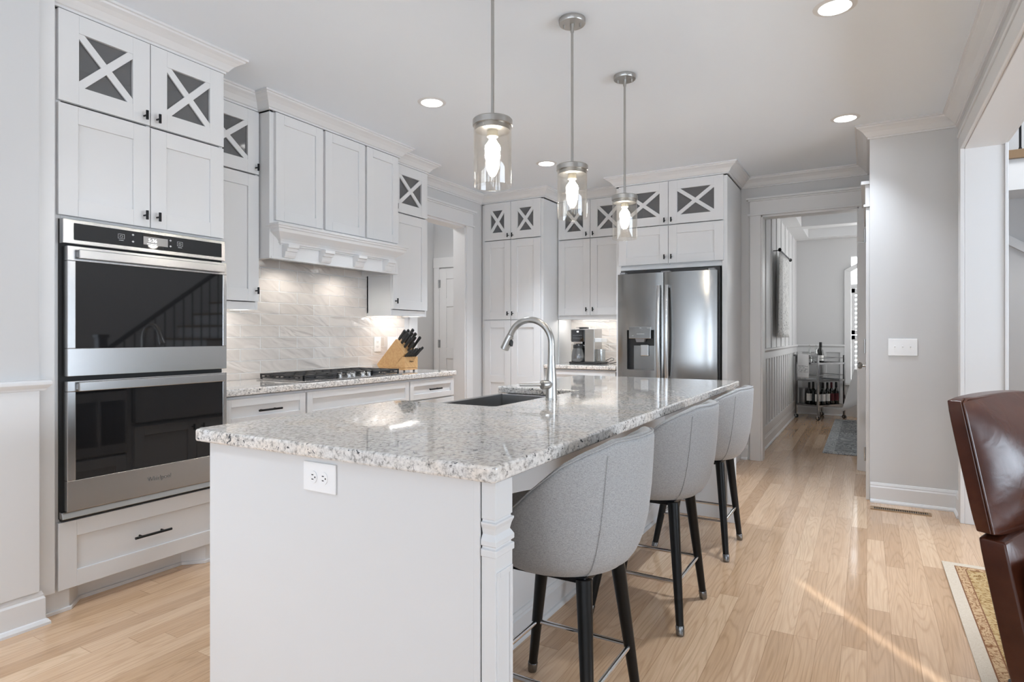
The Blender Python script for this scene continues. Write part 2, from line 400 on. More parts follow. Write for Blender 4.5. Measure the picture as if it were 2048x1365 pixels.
# baseboards
trim('baseboard_right', lambda b: b.sweep([(.02, 5.02), (.527, 5.02), (.527, 4.82)], BASE), bevel=0)
trim('baseboard_back', lambda b: b.sweep([(-1.035, YW), (-.975, YW)], BASE), bevel=0)
NB = [(o, z*1.0) for o, z in BASE]
trim('baseboard_left', lambda b: b.sweep([(-2.915, -4.0), (-2.915, 1.175), (-2.955, 1.175)], NB), bevel=0)
# wainscot on the near left pier: chair rail, stile, shiplap boards
def wains(b):
    b.box(-2.915, -2.899, 1.005, 1.170, .14, .955)
    b.box(-2.915, -2.899, -4, 1.005, .875, .955)
    for i in range(9): b.box(-2.915, -2.905, -4, 1.003, .14+i*.0817, .14+i*.0817+.0770)
    b.sweep([(-2.915, -4.0), (-2.915, 1.175), (-2.96, 1.175)], [(0, .955), (.018, .955), (.020, .963), (.028, .972), (.034, .980), (.034, .992), (.028, .998), (0, .998)])
trim('trim_3', wains)
# casing of doorway in left wall
def casing(b, rot, c0, a0, a1, top, wd=.11, th=.020, hz=.165, deep=.14, cap=True):
    """rot 'x': opening in a wall facing +x at x=c0, a along y ; rot 'y': wall facing -y at y=c0, a along x"""
    def B(a, e, d0, d1, z0, z1):
        if rot == 'x': b.box(c0+d0, c0+d1, a, e, z0, z1)
        else: b.box(a, e, c0-d1, c0-d0, z0, z1)
    B(a0-wd, a0, 0, th, 0, top); B(a1, a1+wd, 0, th, 0, top)
    B(a0-wd-.02, a1+wd+.02, 0, th+.014, top, top+.018)
    B(a0-wd, a1+wd, 0, th+.004, top+.018, top+hz-.03)
    B(a0-wd-.012, a1+wd+.012, 0, th+.016, top+hz-.03, top+hz-.018)
    B(a0-wd-.03, a1+wd+.03, 0, th+.034, top+hz-.018, top+hz)
    B(a0-.004, a0+.015, -deep, 0.004, 0, top); B(a1-.015, a1+.004, -deep, 0.004, 0, top); B(a0, a1, -deep, 0.004, top-.018, top+.002)
trim('door_casing_left', lambda b: casing(b, 'x', XW, 4.36, 5.15, 2.30))['kind'] = 'structure'
trim('door_casing_back', lambda b: casing(b, 'y', YW, -.86, -.06, 2.305, wd=.095))
# cased opening on the right: jamb lining, casing boards and header boards
def ropen(b):
    b.box(.505, .527, 4.715, 4.812, 0, 2.442); b.box(.505, .527, -4, 4.73, 2.350, 2.442); b.box(.498, .527, -4, 4.812, 2.442, 2.462)
    b.box(.527, .724, 4.715, 4.73, 0, 2.35); b.box(.527, .724, -4, 4.73, 2.345, 2.36); b.box(.724, .742, 4.70, 4.80, 0, 2.442); b.box(.724, .742, -4, 4.80, 2.35, 2.442)
trim('trim_4', ropen, bevel=.003)

# dining room: board and batten wall, slatted wainscot, coffered ceiling
def dwall(b):
    x = -.925
    b.sweep([(x, YW+.16), (x, 10.09), (-.28, 10.09)], [(0, 1.000), (.016, 1.000), (.020, 1.010), (.032, 1.022), (.032, 1.036), (.024, 1.042), (0, 1.042)])
    b.box(x, x+.014, YW+.16, 10.09, .93, 1.0); b.box(x, x+.014, YW+.16, 10.09, .14, .235)
    for i in range(18):
        y = 6.30+i*.215; b.box(x, x+.010, y, y+.085, .235, .93)
    for i in range(9):
        y = 6.45+i*.44; b.box(x, x+.009, y, y+.07, 1.042, 2.62)
    b.box(-.925, -.28, 10.076, 10.09, .93, 1.0); b.box(-.925, -.28, 10.076, 10.09, .14, .26)
    for x0 in (-.90, -.58, -.34): b.box(x0, x0+.06, 10.076, 10.09, .26, .93)
    b.sweep([(x, YW+.16), (x, 10.09), (-.28, 10.09)], BASE)
trim('trim_5', dwall, bevel=.002)
def coffer(b):
    for y in (6.6, 7.75, 8.9, 9.98): b.box(-.925, 3.05 if y > 8.5 else .60, y-.10, y+.10, 2.60, 2.80)
    for x in (-.84, .36, 1.56, 2.76): b.box(x-.10, x+.10, 6.26 if x < 1 else 8.24, 10.09, 2.603, 2.80)
    for y0, y1 in ((6.70, 7.65), (7.85, 8.80), (9.0, 9.88)):
        for x0, x1 in ((-.74, .26), (.46, 1.46), (1.66, 2.66)):
            if x0 > .3 and y0 < 8.5: continue
            b.sweep([(x0, y0), (x0, y1), (x1, y1), (x1, y0), (x0, y0)], [(0, 2.80), (.07, 2.80), (.06, 2.785), (.03, 2.76), (.01, 2.73), (0, 2.73)])
            for k in range(1, 5): b.box(x0, x1, y0+(y1-y0)*k/5-.006, y0+(y1-y0)*k/5+.006, 2.792, 2.80)
trim('trim_6', coffer, bevel=.003)
# arched window with plantation shutters at the end of the dining room
wn = bpy.data.objects.new('window_1', None); C.objects.link(wn); struct(wn); wn.location = (.45, 10.09, 0)
def arch(b, hw, z0, zs, rise, wd, y0, y1):
    o = [(-hw-wd, z0)]; i = [(-hw, z0)]
    N = 14
    for k in range(N+1):
        a = -1+2*k/N
        o.append((a*(hw+wd), zs+rise*(1-a*a)+wd*(.3+.7*(1-abs(a))))); i.append((a*hw, zs+rise*(1-a*a)))
    o.append((hw+wd, z0)); i.append((hw, z0))
    for k in range(len(o)-1):
        b.prism([o[k], o[k+1], i[k+1], i[k]], y0, y1, 'y')
b = MB(); arch(b, .65, .50, 2.10, .20, .085, -.022, .0); b.box(-.76, .76, -.05, 0, .46, .50); b.box(-.65, .65, .02, .06, 1.86, 1.92); b.box(-.03, .03, .02, .06, .5, 2.25); b.build('window_frame', TRIM, wn, bevel=.003)
b = MB(); b.prism([(-.65, .5), (.65, .5), (.65, 2.10)]+[(.65-1.3*k/10, 2.10+.20*(1-(1-2*k/10)**2)) for k in range(1, 10)]+[(-.65, 2.10)], .07, .076, 'y'); b.build('window_pane', WPANE, wn)
for k in range(4):
    x0 = -.645+k*.3225
    for z0, z1 in ((.505, 1.18), (1.19, 1.855)):
        b = MB(); b.box(x0, x0+.045, -.014, .014, z0, z1); b.box(x0+.274, x0+.319, -.014, .014, z0, z1); b.box(x0, x0+.319, -.014, .014, z0, z0+.06); b.box(x0, x0+.319, -.014, .014, z1-.06, z1)
        nl = int((z1-z0-.13)/.058)
        for j in range(nl):
            zc = z0+.085+j*(z1-z0-.15)/max(nl-1, 1)
            b.prism([(-.024, zc-.016), (-.018, zc-.020), (.024, zc+.016), (.018, zc+.020)], x0+.045, x0+.274, 'x')
        b.build('shutter', TRIM, wn)
b = MB(); b.box(-1.2, 2.1, 11.6, 11.62, -.2, 3.4); tag(b.build('daylight_backdrop', SKYP), kind='structure')

# utility room door seen through the left doorway
d1 = bpy.data.objects.new('door_1', None); C.objects.link(d1); struct(d1); d1.location = (-4.81, 6.40, 0)
b = MB(); W = .76; H = 2.04
b.box(0, W, -.012, 0, .01, H)
for x0, x1 in ((.0, .11), (.325, .435), (.65, .76)): b.box(x0, x1, -.024, -.012, .01, H)
for z0, z1 in ((.01, .22), (.88, 1.02), (1.55, 1.66), (H-.13, H)): b.box(.11, .325, -.0235, -.012, z0, z1); b.box(.435, .65, -.0235, -.012, z0, z1)
b.build('panel', TRIM, d1, bevel=.002)
b = MB(); b.box(-.09, -.005, -.022, 0, 0, 2.06); b.box(W+.005, W+.09, -.022, 0, 0, 2.06); b.box(-.10, W+.10, -.026, 0, 2.06, 2.19); b.build('casing', TRIM, d1, bevel=.003)
for z in (.22, 1.02, 1.80):
    b = MB(); b.cyl((-.004, -.030, z), (-.004, -.030, z+.10), .008); b.box(-.02, .018, -.027, -.022, z, z+.10); b.build('hinge', STEEL, d1)
# closet door set in the left side of the block at right, seen almost edge on
d2 = bpy.data.objects.new('door_2', None); C.objects.link(d2); struct(d2); d2.location = (.017, 5.16, 0)
b = MB(); b.box(-.020, 0, 0, .72, .01, 2.06); b.build('panel', TRIM, d2, bevel=.003)
b = MB(); b.box(-.024, 0, -.10, -.006, 0, 2.10); b.box(-.024, 0, .726, .80, 0, 2.10); b.box(-.038, 0, -.115, .81, 2.10, 2.118); b.box(-.028, 0, -.10, .80, 2.118, 2.26); b.box(-.055, 0, -.12, .81, 2.26, 2.285); b.build('casing', TRIM, d2, bevel=.003)
b = MB(); b.tube([(-.020, .64, .93), (-.028, .64, .93), (-.029, .64, .93), (-.050, .64, .93), (-.055, .64, .93), (-.070, .64, .93), (-.082, .64, .93), (-.086, .64, .93)], [.032, .032, .012, .011, .024, .030, .022, .004], 18); b.build('door_knob', NICKEL, d2, smooth=True)
for z in (.26, 1.05, 1.86):
    b = MB(); b.cyl((-.030, -.002, z), (-.030, -.002, z+.10), .007); b.build('hinge', STEEL, d2)
b = MB(); b.box(-.085, -.020, .30, .312, 1.90, 1.908); b.cyl((-.02, .306, 1.915), (-.08, .306, 1.904), .004); b.build('latch', NICKEL, d2)

# ------------------------------------------------------------------ cabinet pieces (local: x along the front, -y towards the viewer)
DT = .020
def shaker_mesh(x0, x1, z0, z1, rail=.075, mids=()):
    b = MB(); y0, y1 = -DT, 0
    b.box(x0, x0+rail, y0, y1, z0, z1); b.box(x1-rail, x1, y0, y1, z0, z1)
    b.box(x0+rail, x1-rail, y0, y1, z0, z0+rail); b.box(x0+rail, x1-rail, y0, y1, z1-rail, z1)
    for m in mids: b.box(x0+rail, x1-rail, y0, y1, m-rail/2, m+rail/2)
    b.box(x0+rail-.004, x1-rail+.004, -.009, -.001, z0+rail-.004, z1-rail+.004)
    return b
def knob(par, x, z):
    b = MB(); y = -DT
    b.cyl((x, y, z), (x, y-.026, z), .0042, seg=12); b.cyl((x, y-.028, z-.021), (x, y-.028, z+.021), .0062, seg=14)
    return b.build('knob', BLACK, par, smooth=True)
def bar(par, x, z, L=.16):
    b = MB(); y = -DT
    b.cyl((x-L/2, y-.030, z), (x+L/2, y-.030, z), .006, seg=14)
    for s in (-1, 1): b.cyl((x+s*L*.30, y, z), (x+s*L*.30, y-.030, z), .0045, seg=12)
    return b.build('handle', BLACK, par, smooth=True)
def door(par, x0, x1, z0, z1, kx=None, kz=None, rail=.075, mids=()):
    d = shaker_mesh(x0, x1, z0, z1, rail, mids).build('door', WHITE, par, bevel=.0015)
    if kx is not None: knob(d, kx, kz)
    return d
def xdoor(par, x0, x1, z0, z1, kx=None, kz=None, rail=.078, bw=.032):
    b = MB(); y0, y1 = -DT, 0
    b.box(x0, x0+rail, y0, y1, z0, z1); b.box(x1-rail, x1, y0, y1, z0, z1)
    b.box(x0+rail, x1-rail, y0, y1, z0, z0+rail); b.box(x0+rail, x1-rail, y0, y1, z1-rail, z1)
    a0, a1, c0, c1 = x0+rail, x1-rail, z0+rail, z1-rail
    L = math.hypot(a1-a0, c1-c0); ux, uz = (a1-a0)/L, (c1-c0)/L
    hx = bw/2/uz; hz = bw/2/ux
    yy0, yy1 = y0+.0015, y1-.008
    for fl in (0, 1):
        def F(x): return a0+a1-x if fl else x
        b.prism([(F(a0), c0), (F(a0+hx), c0), (F(a1), c1-hz), (F(a1), c1), (F(a1-hx), c1), (F(a0), c0+hz)], yy0+.0005*fl, yy1-.0005*fl, 'y')
    d = b.build('glass_door', WHITE, par, bevel=.001)
    g = MB(); g.box(a0-.006, a1+.006, -.0065, -.0025, c0-.006, c1+.006); g.build('glass_pane', XGLASS, d)
    if kx is not None: knob(d, kx, kz)
    return d
def drawer(par, x0, x1, z0, z1, hl=.16, rail=.05, handle=True):
    d = shaker_mesh(x0, x1, z0, z1, rail).build('drawer', WHITE, par, bevel=.0015)
    if handle: bar(d, (x0+x1)/2, (z0+z1)/2, hl)
    return d
def crown(par, path):
    b = MB(); b.sweep(path, cp); b.build('crown_moulding', WHITE, par)
def undershelf_light(par, x0, x1, y, z):
    b = MB(); b.box(x0, x1, y-.02, y+.02, z-.012, z); s_ = b.build('light_strip', [STRIP], par)
    return s_

# ---- tall oven cabinet
ovc = thing('oven_cabinet', 'tall white oven cabinet at left with X-pattern glass doors above the double oven', 'cabinet', (-2.965, 1.25, 0), PI/2)
b = MB()
b.box(-.0745, .022, 0, .588, .09, 2.575); b.box(.755, .775, 0, .588, .09, 2.575)          # sides
b.box(.022, .755, .57, .588, .09, 2.575)                                               # back
b.box(.022, .755, 0, .57, 1.678, 1.70); b.box(.022, .755, 0, .57, .36, .392); b.box(.022, .755, 0, .57, 2.155, 2.175); b.box(.022, .755, .004, .57, .09, .11)
b.box(-.0745, .775, 0, .588, 2.560, CEIL-.002)
b.box(.378, .396, 0, .03, 1.70, 2.565)
b.box(.022, .755, .02, .04, 1.70, 2.155)
b.build('carcass', WHITE, ovc, bevel=.0015)
b = MB(); b.box(-.0742, -.010, -.028, -.0005, .10, CEIL-.003); b.build('filler_strip', WHITE, ovc, bevel=.002)
b = MB()
b.prism([(-.068, 0), (.055, 0), (.125, .082), (.60, .082), (.68, 0), (.775, 0), (.775, .10), (-.068, .10)], 0, .092)
b.prism([(-.068, -.010), (.060, -.010), (.130, .070), (.595, .070), (.672, -.010), (.775, -.010), (.775, .09), (-.068, .09)], 0, .016)
b.build('base_plinth', WHITE, ovc, bevel=.002)
xdoor(ovc, .006, .386, 2.178, 2.565, .358, 2.215); xdoor(ovc, .390, .770, 2.178, 2.565, .418, 2.215)
door(ovc, .006, .386, 1.692, 2.168, .358, 1.745); door(ovc, .390, .770, 1.692, 2.168, .418, 1.745)
drawer(ovc, .006, .770, .098, .385, .17, .07)
crown(ovc, [(-.0742, .0), (.775, 0), (.775, .35)])

# ---- double wall oven
ov = thing('double_oven', 'stainless double wall oven with black glass doors in the tall left cabinet', 'oven', (-2.965, 1.263, 0), PI/2)
W = .752
b = MB(); b.box(.018, W-.022, .002, .55, .40, 1.668); b.box(.0, W, -.010, .001, .398, 1.675); b.build('oven_body', DARK, ov)
b = MB(); b.box(0, W, -.040, -.010, 1.570, 1.676); b.build('control_frame', STEEL, ov, bevel=.003)
b = MB(); b.box(.042, W-.022, -.0425, -.039, 1.588, 1.660); cpn = b.build('control_panel', BGLASS, ov, bevel=.001)
b = MB(); b.box(.33, .445, -.0432, -.0424, 1.606, 1.644); b.build('display', WHITEDISP, cpn)
RT = (PI/2, 0, 0)
text('clock_digits', '5:36', .024, LED, cpn, (.372, -.0436, 1.627), RT, .0002)
b = MB(); b.box(.346, .392, -.0436, -.0432, 1.610, 1.6115); b.build('clock_underline', LED, cpn)
for x in (.232, .505):
    b = MB()
    for q in ((x-.014, x+.014, 1.638, 1.6395), (x-.014, x+.014, 1.618, 1.6195), (x-.014, x-.0125, 1.618, 1.6395), (x+.0125, x+.014, 1.618, 1.6395), (x-.010, x+.010, 1.610, 1.6125), (x-.006, x+.006, 1.624, 1.6255), (x-.006, x+.006, 1.632, 1.6335), (x-.006, x-.0045, 1.624, 1.6335), (x+.0045, x+.006, 1.624, 1.6335)): b.box(q[0], q[1], -.0432, -.0424, q[2], q[3])
    b.build('touch_symbol', PRINT, cpn)
for x, z in ((.283, 1.643), (.283, 1.612), (.458, 1.640), (.458, 1.612)):
    b = MB(); b.prism([(x-.006, z), (x, z-.005), (x+.006, z), (x, z+.005)], -.0432, -.0424, 'y'); b.build('touch_mark', PRINT, cpn)
for k, (z0, z1, g0, g1) in enumerate(((1.005, 1.560, 1.124, 1.497), (.432, .985, .562, .940))):
    b = MB()
    b.box(.012, W, -.052, -.014, z0, g0); b.box(.012, W, -.052, -.014, g1, z1); b.box(.012, .044, -.052, -.014, g0, g1); b.box(W-.022, W, -.052, -.014, g0, g1)
    dr = b.build('oven_door', STEEL, ov, bevel=.002)
    b = MB(); b.box(.044, W-.022, -.0500, -.018, g0, g1); b.build('glass', BGLASS, dr)
    b = MB(); zc = (g1+z1)/2-.004; b.box(.046, W-.026, -.078, -.066, zc-.018, zc+.022); b.box(.050, .075, -.066, -.052, zc-.012, zc+.014); b.box(W-.055, W-.030, -.066, -.052, zc-.012, zc+.014)
    b.build('door_handle', STEEL, dr, bevel=.003)
    if k: text('logo_lettering', 'Whirlpool', .027, mat('logo_grey', (.16, .16, .16), .4), dr, (.40, -.0526, .502), RT, .0006)
b = MB(); b.prism([(-.040, .400), (-.010, .400), (-.010, .430), (-.030, .428)], 0, W, 'x'); b.build('bottom_vent_trim', STEEL, ov, bevel=.002)
b = MB(); b.box(.0, W, -.030, -.010, .391, .399); b.build('bottom_gasket', DARK, ov)

# ---- upper cabinet between oven and hood
def upper(name, label, y0, y1, kside, x=-3.285, crown_path=None, depth=.260):
    t = thing(name, label, 'cabinet', (x, y0, 0), PI/2); W = y1-y0
    b = MB(); b.box(0, .018, 0, depth-.004, 1.338, 2.575); b.box(W-.018, W, 0, depth-.004, 1.338, 2.575); b.box(0, W, depth-.018, depth-.004, 1.36, 2.575)
    b.box(.018, W-.018, 0, depth-.02, 2.155, 2.175); b.box(.018, W-.018, .03, depth-.02, 1.370, 1.385); b.box(.018, W-.018, 0, .02, 1.338, 1.385); b.box(0, W, 0, depth-.004, 2.560, CEIL-.002)
    b.build('carcass', WHITE, t, bevel=.0015)
    kx = W-.03 if kside else .03
    xdoor(t, .006, W-.006, 2.178, 2.565, kx, 2.215); door(t, .006, W-.006, 1.390, 2.168, kx, 1.455)
    if crown_path: crown(t, [(a*1., c) for a, c in crown_path(W)])
    undershelf_light(t, .05, W-.05, .10, 1.3695)
    return t
ul = upper('upper_cabinet', 'narrow white wall cabinet between the oven cabinet and the range hood', 2.028, 2.485, True, crown_path=lambda W: [(0, 0), (W-.002, 0)])
er = upper('upper_cabinet', 'narrow white wall cabinet right of the range hood, above the knife block', 3.715, 4.165, False, crown_path=lambda W: [(-.03, 0), (W, 0), (W, .25)])

# ---- range hood
hd = thing('range_hood', 'white panelled range hood with corbels above the gas cooktop', 'range hood', (-3.180, 2.489, 0), PI/2); W = 1.195; D = .360
b = MB()
b.box(0, .03, 0, D, 1.657, 2.575); b.box(W-.03, W, 0, D, 1.657, 2.575); b.box(.03, W-.03, 0, .03, 1.657, 2.575); b.box(.03, W-.03, D-.02, D, 1.70, 2.575); b.box(0, W, 0, D, 2.56, CEIL-.002)
b.box(.03, W-.03, .03, D-.02, 1.80, 1.82)
b.build('hood_body', WHITE, hd, bevel=.002)
for x0, x1 in ((.033, .412), (.433, .808), (.829, 1.170)): shaker_mesh(x0, x1, 1.895, 2.564, .062).build('panel', WHITE, hd, bevel=.0015)
b = MB(); b.sweep([(.085, .012), (.085, -.002), (W-.085, -.002), (W-.085, .012)], [(0, 1.868), (.098, 1.868), (.098, 1.856), (.088, 1.852), (.088, 1.842), (.080, 1.838), (.076, 1.820), (.050, 1.800), (.028, 1.782), (.018, 1.768), (.018, 1.758), (.010, 1.755), (.010, 1.748), (0, 1.748)]); b.build('mantel_moulding', WHITE, hd)
for yc in (2.625, 2.925, 3.235, 3.545):
    x = yc-2.489
    b = MB(); b.prism([(0, 1.670), (-.020, 1.670), (-.028, 1.684), (-.032, 1.708), (-.046, 1.708), (-.050, 1.726), (-.062, 1.730), (-.064, 1.750), (0, 1.750)], x-.042, x+.042, 'x'); b.build('corbel', WHITE, hd, bevel=.0015)
b = MB(); b.box(.01, W-.01, -.006, 0, 1.657, 1.672); b.build('bottom_bead', WHITE, hd, bevel=.001)
b = MB(); b.box(.09, W-.09, .06, D-.04, 1.690, 1.80); b.build('vent_insert', STEEL, hd, bevel=.003)
for x in (.34, W-.34):
    b = MB(); b.cyl((x, .17, 1.684), (x, .17, 1.690), .03); b.build('hood_lamp', CAN, hd)
    light('hood_lamp_glow', 'SPOT', (-3.180-.17, 2.489+x, 1.680), 3.2, (1, .95, .88), (0, 0, 0), spot_size=math.radians(165), spot_blend=.6, shadow_soft_size=.03)
crown(hd, [(0, .10), (0, 0), (W, 0), (W, .10)])

# ---- base cabinets under the cooktop run
def base_unit(label, y0, y1, kind):
    t = thing('base_cabinet', label, 'cabinet', (-2.985, y0, 0), PI/2); W = y1-y0
    b = MB(); b.box(0, W, 0, .56, .10, ZC-CT-.006); b.box(0, W, .07, .56, 0, .10); b.build('carcass', WHITE, t, bevel=.0015)
    if kind == 'mid':
        drawer(t, .006, W-.006, .672, .830, rail=.042, handle=False)
        door(t, .006, W/2-.002, .115, .660, W/2-.035, .60); door(t, W/2+.002, W-.006, .115, .660, W/2+.035, .60)
    else:
        drawer(t, .006, W-.006, .686, .830, .155, .042); drawer(t, .006, W-.006, .405, .674, .155, .055); drawer(t, .006, W-.006, .115, .393, .155, .055)
    return t
base_unit('white drawer base cabinet beside the oven, left of the cooktop', 2.030, 2.588, 'd')
base_unit('wide white base cabinet with plain false front below the cooktop', 2.590, 3.563, 'mid')
base_unit('white drawer base cabinet right of the cooktop, nearest the doorway', 3.565, 4.135, 'd')
def slab(name, label, pts, m=GRANITE, z=ZC, bev=.008):
    b = MB(); b.prism(pts, z-CT, z); o = b.build(name, m, bevel=bev, seg=3); return tag(o, label, 'countertop')
slab('countertop', 'speckled granite countertop along the left wall carrying the cooktop', [(XW+.014, 2.030), (-2.950, 2.030), (-2.950, 4.150), (XW+.014, 4.150)])
b = MB(); b.box(XW+.001, XW+.011, 2.026, 4.187, ZC+.001, 1.75); tag(b.build('backsplash', TILE_Y), 'wavy glazed taupe subway tile backsplash behind the cooktop', 'backsplash')
def outlet(label, loc, rz, n_=1, w=.074, h=.118, kind='outlet', horiz=False):
    t = thing('electrical_outlet' if kind == 'outlet' else 'light_switch', label, kind, loc, rz)
    b = MB()
    if horiz: w, h = h, w
    b.box(-w/2, w/2, -.006, 0, -h/2, h/2); pl = b.build('cover_plate', PLASTIC, t, bevel=.002)
    if kind == 'outlet':
        for s in (-1, 1):
            cx, cz = (s*.020, 0) if horiz else (0, s*.020)
            pr = [(cx+(.0135 if horiz else .017)*math.cos(a)*1.0, cz+(.017 if horiz else .0135)*math.sin(a)) for a in [2*PI*k/20 for k in range(20)]]
            b = MB(); b.prism(pr, -.0085, -.006, 'y'); rc = b.build('receptacle', PLASTIC, t, bevel=.0006)
            b = MB()
            for q in (-1, 1):
                if horiz: b.box(cx-.006, cx+.001, -.009, -.0084, cz+q*.006-.0012, cz+q*.006+.0012)
                else: b.box(cx+q*.006-.0012, cx+q*.006+.0012, -.009, -.0084, cz-.001, cz+.006)
            if horiz: b.box(cx+.005, cx+.009, -.009, -.0084, cz-.002, cz+.002)
            else: b.box(cx-.002, cx+.002, -.009, -.0084, cz-.009, cz-.005)
            b.build('slots', DARK, rc)
    else:
        for k in range(n_):
            cx = (k-(n_-1)/2)*.046
            b = MB(); b.box(cx-.005, cx+.005, -.0075, -.006, -.012, .012); b.prism([(-.0065, -.002), (-.017, .004), (-.015, .010), (-.0065, .008)], cx-.0035, cx+.0035, 'x'); b.build('toggle', PLASTIC, t, bevel=.0006)
            for s in (-1, 1):
                b = MB(); b.cyl((cx, -.0072, s*.030), (cx, -.006, s*.030), .003, seg=10); b.build('screw', PLASTIC, t)
    return t
outlet('white duplex outlet on the tile backsplash left of the knife block', (XW+.0115, 3.838, 1.105), PI/2, w=.080, h=.125)
tq = thing('electrical_outlet', 'white double-width outlet plate on the backsplash half hidden behind the knife block', 'outlet', (XW+.0115, 4.022, 1.105), PI/2)
b = MB(); b.box(-.062, .062, -.006, 0, -.062, .062); b.build('cover_plate', PLASTIC, tq, bevel=.002)
for s in (-1, 1):
    b = MB(); b.box(s*.023-.016, s*.023+.016, -.008, -.006, -.034, .034); b.build('rocker', PLASTIC, tq, bevel=.001)

# ---- gas cooktop
ct = thing('gas_cooktop', 'stainless five-burner gas cooktop with black cast iron grates on granite', 'cooktop', (-2.992, 2.600, ZC+.001), PI/2); W = .914; D = .46
b = MB(); b.box(0, W, 0, D, 0, .008); b.build('tray', STEEL, ct, bevel=.003)
def grate(x0, x1, y0, y1, front):
    b = MB(); z0, z1 = .018, .042; t = .011
    b.box(x0, x1, y0, y0+t, z1-.012, z1); b.box(x0, x1, y1-t, y1, z1-.012, z1); b.box(x0, x0+t, y0, y1, z1-.012, z1); b.box(x1-t, x1, y0, y1, z1-.012, z1)
    b.box(x0, x1, y0, y0+t, z0-.004, z0+.004); b.box(x0, x1, y1-t, y1, z0-.004, z0+.004); b.box(x0, x0+t, y0, y1, z0-.004, z0+.004); b.box(x1-t, x1, y0, y1, z0-.004, z0+.004)
    nb = 9
    for k in range(nb+1):
        y = y0+(y1-y0-t*.6)*k/nb
        for x in (x0, x1-t): b.box(x, x+t, y, y+t*.75, z0, z1)
    nx = max(2, int((x1-x0)/.075))
    for k in range(nx+1):
        x = x0+(x1-x0-t*.6)*k/nx
        for y in (y0, y1-t): b.box(x, x+t*.6, y, y+t, z0, z1)
    cx, cy = (x0+x1)/2, (y0+y1)/2
    for k in range(1, nx): b.box(x0+(x1-x0-t*.6)*k/nx, x0+(x1-x0-t*.6)*k/nx+t*.7, y0, y1, z1-.012, z1)
    for k in range(1, 4): b.box(x0, x1, y0+(y1-y0)*k/4-t/2, y0+(y1-y0)*k/4+t/2, z1-.011, z1-.001)
    for x in (x0, x1-t):
        for y in (y0, y1-t): b.box(x, x+t, y, y+t, .007, z0)
    return b.build('grate', IRON, ct, bevel=.001)
grate(.012, .300, .025, .435, 0); grate(.306, .612, .110, .435, 1); grate(.618, .902, .025, .435, 0)
for x, y, r in ((.156, .13, .036), (.156, .34, .028), (.46, .28, .048), (.76, .13, .028), (.76, .34, .036)):
    b = MB(); b.lathe([(0, .008), (r+.012, .008), (r+.012, .014), (r, .016), (r, .024), (0, .024)], x, y, 24); b.build('burner', IRON, ct)
for k, yy in enumerate((2.945, 3.005, 3.068, 3.135, 3.222)):
    x = yy-2.600; y = (.060, .036, .060, .036, .060)[k]
    b = MB(); b.lathe([(0, .008), (.022, .008), (.022, .012), (.018, .014), (.017, .032), (.016, .034), (0, .034)], x, y, 24); kb = b.build('control_knob', STEEL, ct, smooth=True)
    b = MB(); b.box(x-.0045, x+.0045, y-.019, y+.016, .030, .044); b.build('knob_grip', STEEL, kb, bevel=.001)

# ---- knife block with its knives
kb = thing('knife_block', 'light maple knife block full of black-handled knives by the doorway', 'knife block', (-3.195, 3.770, ZC+.001), PI/2)
# local: x = width (0..160mm), y = depth into the counter, z up
b = MB(); b.box(.0, .160, -.010, .270, .012, .0285); b.build('base_board', BLOCK, kb, bevel=.003)
for x, y in ((.02, .015), (.14, .015), (.02, .24), (.14, .24)):
    b = MB(); b.cyl((x, y, 0), (x, y, .013), .008, seg=12); b.build('foot', BLKPL, kb)
b = MB(); b.prism([(.275, .030), (.290, .052), (.085, .262), (.000+.045, .222), (.000, .140), (.10, .030)], 0, .160, 'x')
b.build('block', BLOCK, kb, bevel=.002)
b = MB(); b.prism([(-.010, .030), (.11, .030), (.03, .118), (-.010, .118)], 0, .160, 'x'); fb = b.build('steak_knife_holder', BLOCK, kb, bevel=.002)
text('logo_lettering', 'Kiarra', .020, DARK, fb, (.08, -.0106, .080), RT, .0004)
KN = None
def knife(label, group, px, py, pz, L, W_, ang, blade):
    t = thing('knife', label, 'knife', (0, 0, 0), PI/2, group)
    # world position from block-local coordinates
    t.location = (-3.195-py, 3.770+px, ZC+.001+pz)
    dy, dz = -math.cos(ang), math.sin(ang)
    def P(s, u=0): return (0, dy*s-dz*u*-1*0+dz*u, dz*s+(-dy)*u)
    b = MB(); b.tube([P(.004), P(.016), P(.035), P(L*.55), P(L*.85), P(L*.97), P(L)], [W_*.62, W_*.72, W_*.82, W_*.75, W_*.86, W_*.8, W_*.3], 12, flat=1.65)
    b.build('handle', BLKPL, t, smooth=True)
    b = MB(); b.tube([P(-.004), P(.006)], [W_*.95, W_*.75], 12, flat=.6); b.build('bolster', STEEL, t)
    b = MB()
    c0, c1 = P(-blade, W_*.5), P(-.003, W_*.5); d0, d1 = P(-blade*.86, -W_*.5), P(-.003, -W_*.5)
    b.prism([(c0[1], c0[2]), (c1[1], c1[2]), (d1[1], d1[2]), (d0[1], d0[2])], -.0009, .0009, 'x'); b.build('blade', STEEL, t)
    for s in (.3, .6):
        q = P(L*s); b = MB(); b.cyl((-W_*.66, q[1], q[2]), (W_*.66, q[1], q[2]), .0022, seg=8); b.build('rivet', STEEL, t)
    return t
A = math.radians(48)
face0, face1 = (.085, .262), (.000, .150)
